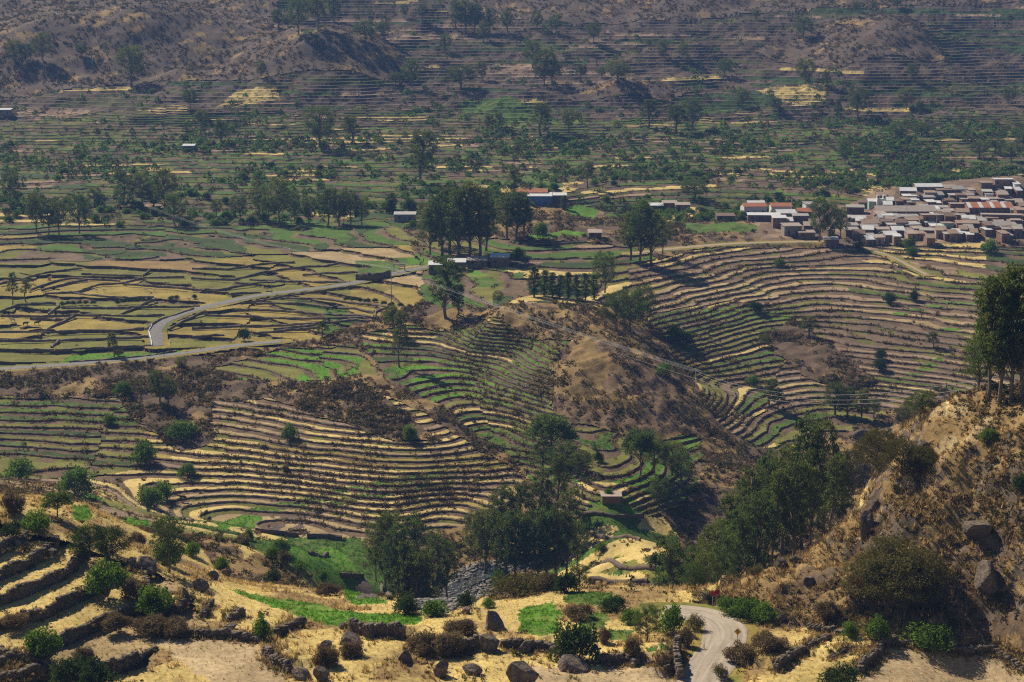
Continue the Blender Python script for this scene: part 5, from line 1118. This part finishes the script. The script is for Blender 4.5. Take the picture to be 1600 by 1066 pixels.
VH += vz(1370, [(410,730,132,192,'white','adobe','gable'),(730,870,145,172,'pale','brown'),(640,830,172,222,'tan','brown'),(255,450,178,212,'white','brown'),(890,980,183,208,'grey','brown'),(990,1080,176,198,'pale','brown'),(920,1070,203,236,'pale','brown'),(1150,1270,192,220,'blue','brown'),(1180,1280,220,282,'white','white','flat',2),
 (1120,1265,98,132,'tan','brown'),(1270,1500,58,140,'white','brick','flat',2),(1490,1560,108,152,'white','white'),(1410,1470,163,190,'white','brown'),(1500,1570,172,212,'white','brick'),(1330,1410,208,262,'grey','brown'),(600,730,222,290,'grey','grey'),(470,640,255,302,'grey','brown'),(780,930,234,268,'blue','brown'),(940,1060,224,282,'pale','pink'),
 (0,120,228,272,'tan','brown'),(280,440,244,282,'white','brown'),(100,200,283,312,'white','brown'),(320,480,303,348,'grey','brown','gable'),(200,320,300,332,'brown','brown'),(560,710,318,372,'white','grey'),(710,880,295,372,'brown','brick','flat'),(910,1050,278,332,'tan','brown'),(1050,1190,252,312,'brown','brick','flat',2),(1200,1390,273,302,'pale','brown'),
 (1390,1500,288,312,'grey','brown'),(1510,1600,300,382,'pale','cream'),(590,790,370,422,'grey','grey'),(790,1030,328,420,'pale','brick','flat',2),(1370,1480,328,352,'blue','brown'),(660,850,424,462,'white','grey'),(870,1020,414,442,'tan','brown'),(0,250,472,520,'blue','grey'),(250,470,472,502,'grey','brown'),(90,230,490,542,'pale','cream'),
 (480,700,462,592,'pale','brick','flat',2),(850,980,458,552,'pale','brick','flat',2),(930,1090,493,552,'white','brown'),(1100,1200,508,542,'blue','brown'),(1130,1600,458,570,'pale','brick','flat'),(1420,1600,520,562,'tan','brown'),(320,480,508,552,'tan','brown'),(100,280,558,598,'blue','brown'),(290,480,556,596,'blue','grey'),(580,730,578,622,'white','brown'),
 (710,840,548,640,'tan','green','flat',2),(860,1130,548,640,'tan','brick'),(0,150,613,652,'pale','brown'),(160,310,613,652,'white','brown'),(310,400,623,662,'tan','brown'),(380,520,603,642,'pale','grey'),(470,650,623,682,'grey','brown'),(650,770,610,672,'tan','brown'),(720,940,663,692,'blue','brown'),(830,970,641,662,'white','brown'),(1250,1470,568,650,'grey','brown'),
 (1490,1600,593,642,'grey','brown'),(70,230,666,730,'white','grey'),(320,480,658,712,'pale','pink'),(0,80,698,742,'pale','pink'),(1340,1480,678,698,'blue','brown'),(1000,1040,668,682,'white','brown'),(1170,1240,618,642,'white','brown'),(1030,1110,640,672,'tan','brown')])
for k_ in range(60):
    xx = 1335+265*random.random(); yy = 293+78*random.random()
    if yy < 375-(xx-1335)*.35-45: continue
    ww_ = 11+11*random.random(); VH.append((xx, xx+ww_, yy, yy+9+4*random.random(), random.choice(['tan','brown','pale','grey','white','tan','brown']), random.choice(['brick','brown','brick','adobe','pink'])))
HALL = (1370, 1463, 324.6, 337.6); HALL2 = (1514, 1583, 318, 334.7)
LM = [('the long striped hall', 1416, 331), ('the rust-striped hall', 1548, 326), ('the orange-roofed school', 1200, 326), ('the white-roofed hall', 1450, 293), ('the large brick block', 1455, 346), ('the village eucalyptus trees', 1296, 350)]
desc = {}
def hplace(x0, x1, top):
    """foot of a house whose roof line is at picture height top"""
    return hit((x0+x1)/2, top+13)
rows_ = []
for e in VH:
    x0, x1, t, bt, roof, wall = e[:6]; pitch = e[6] if len(e) > 6 else 'shed'; st_ = e[7] if len(e) > 7 else 1
    cx_, cy_ = (x0+x1)/2, (t+bt)/2
    lm = min(LM, key=lambda l: math.hypot(cx_-l[1], (cy_-l[2])*2.5))
    dx, dy = cx_-lm[1], (cy_-lm[2])*2.5
    dr = ('left of' if dx < 0 else 'right of') if abs(dx) > abs(dy)*1.2 else ('behind' if dy < 0 else 'in front of')
    kx = (roof, wall, lm[0], dr); rows_.append((e, kx, math.hypot(dx, dy)))
cnt = {}
for e, kx, dd in sorted(rows_, key=lambda r: r[2]):
    x0, x1, t, bt, roof, wall = e[:6]; pitch = e[6] if len(e) > 6 else random.choice(['shed','shed','gable']); st_ = e[7] if len(e) > 7 else 1
    i = cnt.get(kx, 0); cnt[kx] = i+1; tot = sum(1 for r in rows_ if r[1] == kx)
    m0 = 3.05; h = max(2.9, min(5.8, (bt-t)/m0*.9)); d = 4.6+random.random()*1.5 if pitch != 'gable' else 8
    b = hit((x0+x1)/2, t+h*m0+d*.125*m0); m = px_m(b)
    rank = '' if tot == 1 else ', '+('nearest one' if i == 0 else ordn(i)+' nearest')
    lab = '%s-walled house with %s roof %s %s%s' % (wall, {'white': 'white metal', 'grey': 'grey metal', 'blue': 'bluish metal', 'tan': 'tan', 'orange': 'orange', 'pale': 'pale', 'brown': 'brown'}[roof], kx[3], kx[2], rank)
    w = max(3.0, (x1-x0)/m*.93-.5)
    house((b[0], b[1]+d/2, b[2]), w, d, h, roof, wall, lab, pitch, max(1, int(w/3.2)), st_, (random.random()-.5)*.34)
for (x0, x1, t, bt), roof, n, lab in ((HALL, 'grey', 26, 'long brown hall with striped grey sheet roof in the village'), (HALL2, 'orange', 12, 'brick hall with rust-coloured striped roof at the village right')):
    b = hit((x0+x1)/2, t+18); m = px_m(b); house((b[0], b[1]+6, b[2]), (x1-x0)/m, 12, 3.6, roof, 'brick', lab, 'gable', 8, 1, 0, n, 'village_hall', 'halls of the village')
# church-like white tower beside the striped hall
b = hit(1376, 326); o = bpy.data.objects.new('bell_tower', None); COL.objects.link(o); o.location = b; o['label'] = 'small pale twin bell tower left of the striped hall'; o['category'] = 'tower'
mb = MB(); mb.box((0,0,2),(4.4,3,6)); mb.box((-1.5,0,5.8),(1.3,1.6,1.8)); mb.box((1.5,0,5.8),(1.3,1.6,1.8)); link('tower_body', mb.mesh('tower_body', cmat('wall_white', WALLC['white'])), o)
for sx_ in (-1.5, 1.5): m2 = MB(); m2.box((sx_, -.82, 5.9), (.6, .06, 1.0)); link('belfry_opening', m2.mesh('belfry_opening', cmat('dark_window', (.03,.03,.035))), o)
# scattered sheds
def shed(x0, x1, top, h, roof, wall, lab, pitch='shed', d=6.0, win=2, name='farm_shed', rz=0):
    mq = px_m(hit((x0+x1)/2, top+8)); b = hit((x0+x1)/2, top+h*mq+d*.14*mq); m = px_m(b)
    house((b[0], b[1]+d/2, b[2]), (x1-x0)/m, d, h, roof, wall, lab, pitch, win, 1, rz, 0, name, 'sheds and outlying buildings')
shed(670,690,411,3.2,'white','brown','small white-roofed shed left of the row by the road')
shed(700,727,407,3.4,'white','brown','white-roofed shed second in the row by the road')
shed(731,761,404,2.6,'pale','adobe','pinkish roofed low shed in the middle of the row')
shed(767,795,399,3.4,'white','brown','rightmost white-roofed shed of the row, darkest wall')
shed(806,855,297,3.6,'orange','white','orange-roofed building behind the trio of trees','gable',9)
shed(825,862,303,4.4,'white','blue','white-roofed building with blue wall behind the trio of trees','shed',9)
shed(858,885,303,3.2,'white','brown','low white roof at the right of the blue-walled building')
shed(616,649,333,3.0,'blue','grey','single grey shed above the long tree row')
shed(920,940,361,2.4,'pale','brick','little brick hut at the green strip')
shed(1016,1036,319,3.0,'white','brown','left house of three above the tree clump')
shed(1036,1058,315,3.0,'pale','brown','middle house of three above the tree clump')
shed(1056,1078,318,3.0,'pale','adobe','right house of three above the tree clump')
shed(285,303,226,2.6,'white','grey','lone white roof among far left fields')
shed(-4,16,170,2.8,'white','grey','lone white roof at the left edge hillside')
shed(941,970,772,1.9,'pale','brick','flat-roofed hut above the bright green field','flat',5,2)
shed(1120,1148,335,2.4,'brown','brown','low brown shed left of the school')
# concrete portal by the road
b = hit(624, 424); m = px_m(b); o = bpy.data.objects.new('concrete_portal', None); COL.objects.link(o); o.location = b; o['label'] = 'pale concrete gate frame beside the road, left of the sheds'; o['category'] = 'gate'
CONC = cmat('concrete', (.45,.42,.38))
for sx_ in (-2.2, 2.2): m2 = MB(); m2.box((sx_,0,1.3),(.4,.4,3)); link('post', m2.mesh('post', CONC), o)
m2 = MB(); m2.box((0,0,3.0),(5.0,.5,.45)); link('lintel', m2.mesh('lintel', CONC), o)
# white kerb wall at the hairpin
P = smooth(resample(hits([(237,541),(236,530),(232,518),(238,508)]), 1.2), 3); m2 = MB()
P[:, 2] = zgrid(P[:, 0], P[:, 1])
Vw, Fw = strip_wall(P, np.tile(np.array([[-.4, -.3]]), (len(P), 1)), P[:, 2], P[:, 2]+.5)
link('road_barrier', mesh_np('road_barrier', Vw, Fw, cmat('white_paint', (.75,.74,.71))), label='white concrete barrier on the outside of the road bend', category='barrier')

# ------------------------------------------------------------------ poles, wires, signs
M_POLE = cmat('pole_concrete', (.40,.37,.33)); M_WIRE = cmat('wire_metal', (.55,.54,.52), .35, .05)
def pole(b, h, label, arm=True):
    o = bpy.data.objects.new('utility_pole', None); COL.objects.link(o); o.location = b; o['label'] = label; o['category'] = 'pole'; o['group'] = 'utility poles'
    m2 = MB(); m2.tube([(0,0,-.5),(0,0,h)], [.17,.11], 8); link('post', m2.mesh('post', M_POLE, True), o)
    if arm: m2 = MB(); m2.box((0,0,h-.5),(2.6,.14,.16)); link('crossarm', m2.mesh('crossarm', M_POLE), o)
    return o
def wire(a, c, sag, label, r=.026):
    t = np.linspace(0, 1, 40)[:, None]; P = np.array(a)*(1-t)+np.array(c)*t; P[:, 2] -= sag*4*(t*(1-t))[:, 0]
    m2 = MB(); m2.tube(P, r, 4); link('power_wire', m2.mesh('power_wire', M_WIRE), label=label, category='wire', group='power wires')
pA = hit(612, 490); pB = hit(1086, 652); pC = hit(236, 352)
pole(pA, 17, 'pole at the right end of the pasture, where wires start'); pole(pB, 15, 'pole at the right foot of the bare spur'); pole(pC, 9, 'pole in the green fields above the pasture')
for i, (dx, dz_) in enumerate(((-1.2,0),(-.5,.0),(.5,0),(1.2,0),(0,-1.6))):
    wire(pA+[dx,0,16.6+dz_], pB+[dx*1.3,0,14.6+dz_*1.6], .8, 'long bright wire sagging across the bare spur, %s of five' % ordn(i))
for i, dx in enumerate((-1.2, 0, 1.2)): wire(pC+[dx,0,8.7], pA+[dx,0,16.6], 3.0, 'thin wire over the pasture, %s of three' % ordn(i), .02)
pD = hit(1640, 660)
pole(pD, 9, 'pole on the crag beyond the right edge')
for i, (dx, dz_) in enumerate(((0,0),(.8,-1.1),(-.8,-2.0))): wire(pB+[dx,0,14.6+dz_], pD+[dx,0,8.6+dz_], 6.0, 'thin wire across the valley to the crag, %s of three' % ordn(i), .02)
for px, py, h, lab in ((187,345,9,'pole left in the dark grove'),(186,324,9,'rear pole in the dark grove'),(1281,214,8,'pole in the far fields at right'),(936,298,8,'pole behind the orange-roofed building'),(1236,340,9,'pole beside the school'),(1416,345,8,'pole before the striped hall'),(1463,362,8,'pole before the brick block'),(1168,379,3,'white post beside the dirt track, left'),(1178,378,3,'white post beside the dirt track, right'),(455,350,8,'pole before the long tree row'),(425,458,5,'short pole beside the winding road')):
    pole(hit(px, py), h, lab, h > 4)
# warning sign at the road bend
b = hit(1152, 1010); m = px_m(b); o = bpy.data.objects.new('warning_sign', None); COL.objects.link(o); o.location = b; o.rotation_euler = (0, 0, R(-6)); o['label'] = 'yellow diamond curve warning sign beside the gravel road'; o['category'] = 'road sign'
for i in range(5):
    m2 = MB(); m2.tube([(0,0,i*.36-.05),(0,0,(i+1)*.36-.05)], .05, 8); link('post_band', m2.mesh('post_band', cmat('black_paint', (.02,.02,.02), .5) if i % 2 == 0 else cmat('white_paint', (.75,.74,.71))), o)
m2 = MB(); q_ = .50; m2.add([(0,-.06,1.7-q_+.42),(q_,-.06,2.12),(0,-.06,2.12+q_),(-q_,-.06,2.12),(0,-.03,1.7-q_+.42),(q_,-.03,2.12),(0,-.03,2.12+q_),(-q_,-.03,2.12)], CUBE_F); link('sign_panel', m2.mesh('sign_panel', cmat('sign_yellow', (.72,.42,.02), .5, .05)), o)
m2 = MB()
for A in ([(-.02,1.86),(.10,1.86),(.10,2.16),(-.02,2.22)], [(-.02,2.22),(.10,2.16),(-.10,2.36),(-.18,2.28)], [(-.26,2.40),(-.24,2.18),(-.04,2.38),(-.04,2.40)]):
    k = m2.n; m2.add([(x_, -.068, z_) for x_, z_ in A]+[(x_, -.058, z_) for x_, z_ in A], [(0,1,2,3),(7,6,5,4),(0,4,5,1),(1,5,6,2),(2,6,7,3),(3,7,4,0)])
link('arrow', m2.mesh('arrow', CM['black_paint']), o)
for px, py, lab in ((1113,949,'red sign on a thin post behind the road bend, left'),(1120,947,'red sign on a thin post behind the road bend, right')):
    b = hit(px, py); o = bpy.data.objects.new('red_sign', None); COL.objects.link(o); o.location = b; o['label'] = lab; o['category'] = 'road sign'; o['group'] = 'red signs'
    m2 = MB(); m2.tube([(0,0,-.2),(0,0,2.0)], .04, 6); link('post', m2.mesh('post', M_POLE), o)
    m2 = MB(); a = np.arange(8)*math.pi/4+math.pi/8; V = [(.42*math.cos(t), -.06, 2.1+.42*math.sin(t)) for t in a]+[(.42*math.cos(t), -.03, 2.1+.42*math.sin(t)) for t in a]
    m2.add(V, [tuple(range(8)), tuple(range(15, 7, -1))]+[(i, i+8, (i+1) % 8+8, (i+1) % 8) for i in range(8)]); link('sign_panel', m2.mesh('sign_panel', cmat('sign_red', (.40,.03,.04), .5, .05)), o)
for px, py, lab in ((1144,962,'small white marker post at the top of the bend'),(1100,1015,'pale drain headwall post left of the gravel road')):
    b = hit(px, py); m2 = MB(); m2.tube([(0,0,-.2),(0,0,.75),(0,0,.8)], [.09,.09,.05], 8); o = link('marker_post', m2.mesh('marker_post', CM['white_paint']), label=lab, category='post'); o.location = b

# ------------------------------------------------------------------ animals
def beast(name, pts, edges, rad, mat):
    me = bpy.data.meshes.new(name); me.from_pydata(pts, edges, []); me.update()
    o = bpy.data.objects.new(name, me); COL.objects.link(o)
    md = o.modifiers.new('skin', 'SKIN'); sd_ = o.modifiers.new('sub', 'SUBSURF'); sd_.levels = 1; sd_.render_levels = 1
    for v, r in zip(me.skin_vertices[0].data, rad): v.radius = r if isinstance(r, tuple) else (r, r); v.use_root = False
    me.skin_vertices[0].data[0].use_root = True
    dg = bpy.context.evaluated_depsgraph_get(); ev = o.evaluated_get(dg); m2 = bpy.data.meshes.new_from_object(ev); m2.materials.clear(); m2.materials.append(mat)
    bpy.data.objects.remove(o); return m2
def cow_pts(k=1.0, neck=.0):
    P = [(0,0,.98),(.55,0,1.0),(-.55,0,1.02),(.85,0,1.18+neck*0),(1.08,0,1.20-neck),(1.30,0,1.02-neck*1.2),(-.80,0,1.05),(-.88,0,.6),
         (.55,.2,.70),(.55,.2,.38),(.57,.2,0),(.55,-.2,.70),(.55,-.2,.38),(.57,-.2,0),(-.60,.2,.74),(-.70,.2,.42),(-.64,.2,0),(-.60,-.2,.74),(-.70,-.2,.42),(-.64,-.2,0),(1.02,.22,1.28-neck),(1.02,-.22,1.28-neck)]
    E = [(0,1),(0,2),(1,3),(3,4),(4,5),(2,6),(6,7),(1,8),(8,9),(9,10),(1,11),(11,12),(12,13),(2,14),(14,15),(15,16),(2,17),(17,18),(18,19),(4,20),(4,21)]
    Rd = [.36,.33,.34,.22,.17,.11,.12,.03,.14,.085,.07,.14,.085,.07,.16,.09,.07,.16,.09,.07,.05,.05]
    return [(a*k, b*k, c*k) for a, b, c in P], E, [r*k for r in Rd]
HIDE = {'black': cmat('hide_black', (.025,.02,.018)), 'brown': cmat('hide_brown', (.12,.06,.035)), 'white': cmat('hide_white', (.55,.50,.44)), 'wool': cmat('wool', (.60,.56,.49))}
COW = {k: beast('cow', *cow_pts(1.15, .0), HIDE[k]) for k in ('black', 'brown', 'white')}; GRAZE = beast('cow', *cow_pts(1.15, .55), HIDE['black'])
p_, e_, r_ = cow_pts(.62, .12); r_ = [v*1.35 if i < 3 else v for i, v in enumerate(r_)]; SHEEP = beast('sheep', p_, e_, r_, HIDE['wool'])
for px, py, me, rz, nm, lab in ((40,509,COW['black'],.1,'cow','left of two black cows in the pasture at left'),(58,508,COW['black'],.2,'cow','right of two black cows in the pasture at left'),(20,503,COW['white'],2.9,'cow','white cow left of the two black cows'),(512,486,COW['brown'],1.2,'cow','dark cow standing left in the right-hand pasture'),(523,484,COW['black'],.5,'cow','dark cow standing right in the right-hand pasture'),
  (525,510,GRAZE,.3,'cow','dark cow grazing below the pair in the right-hand pasture'),(286,782,COW['brown'],3.0,'cow','brown donkey on the straw terrace near the pepper tree'),(322,806,GRAZE,1.5,'cow','dark cow grazing at the end of the lowest straw terrace'),  # the brown donkey borrows the cow's mesh, name and category
  (150,455,SHEEP,.2,'sheep','leftmost of four sheep in the brown pasture'),(163,455,SHEEP,2.8,'sheep','second of four sheep in the brown pasture'),(229,454,SHEEP,.4,'sheep','third of four sheep in the brown pasture'),(241,454,SHEEP,3.0,'sheep','rightmost of four sheep in the brown pasture'),(84,501,SHEEP,.6,'sheep','sheep by the short wall right of the cows'),(295,469,SHEEP,.1,'sheep','sheep beside the hedge above the winding road')):
    b = hit(px, py); o = link(nm, me, label=lab, category=nm, group='animals grazing'); o.location = (b[0], b[1], b[2]-.02); o.rotation_euler = (0, 0, rz)
# hedge along the pasture wall
for i, (px, py) in enumerate([(98,477),(106,476),(114,476),(124,475),(134,475),(146,475),(184,474),(194,473),(204,472),(214,472),(224,471),(234,470),(268,468),(276,467),(304,466),(542,469),(552,470),(562,471),(574,472),(586,472),(600,476),(612,478),(626,479)]):
    b = hit(px, py); plant_bush(b, 2.8, 1.7, 'dark', 'low dark hedge bush on the pasture wall, %s from the left' % ordn(i), 'hedge bushes of the pasture', False)

# ------------------------------------------------------------------ haze: the valley air
mb = MB(); mb.box((0, 1000, 290), (11000, 3300, 620)); hz = link('haze', None or mb.mesh('haze', bpy.data.materials.new('haze_air')), kind='stuff', label='thin blue haze filling the valley air', category='haze')
hm = hz.data.materials[0]; hm.use_nodes = True; hm.node_tree.nodes.clear()
ho = hm.node_tree.nodes.new('ShaderNodeOutputMaterial'); hv = hm.node_tree.nodes.new('ShaderNodeVolumePrincipled')
hv.inputs['Color'].default_value = (.24, .46, 1.0, 1); hv.inputs['Density'].default_value = .00013; hv.inputs['Anisotropy'].default_value = .0
hm.node_tree.links.new(hv.outputs[0], ho.inputs['Volume'])

print('triangles', sum(len(m_.polygons)*2 for m_ in bpy.data.meshes))
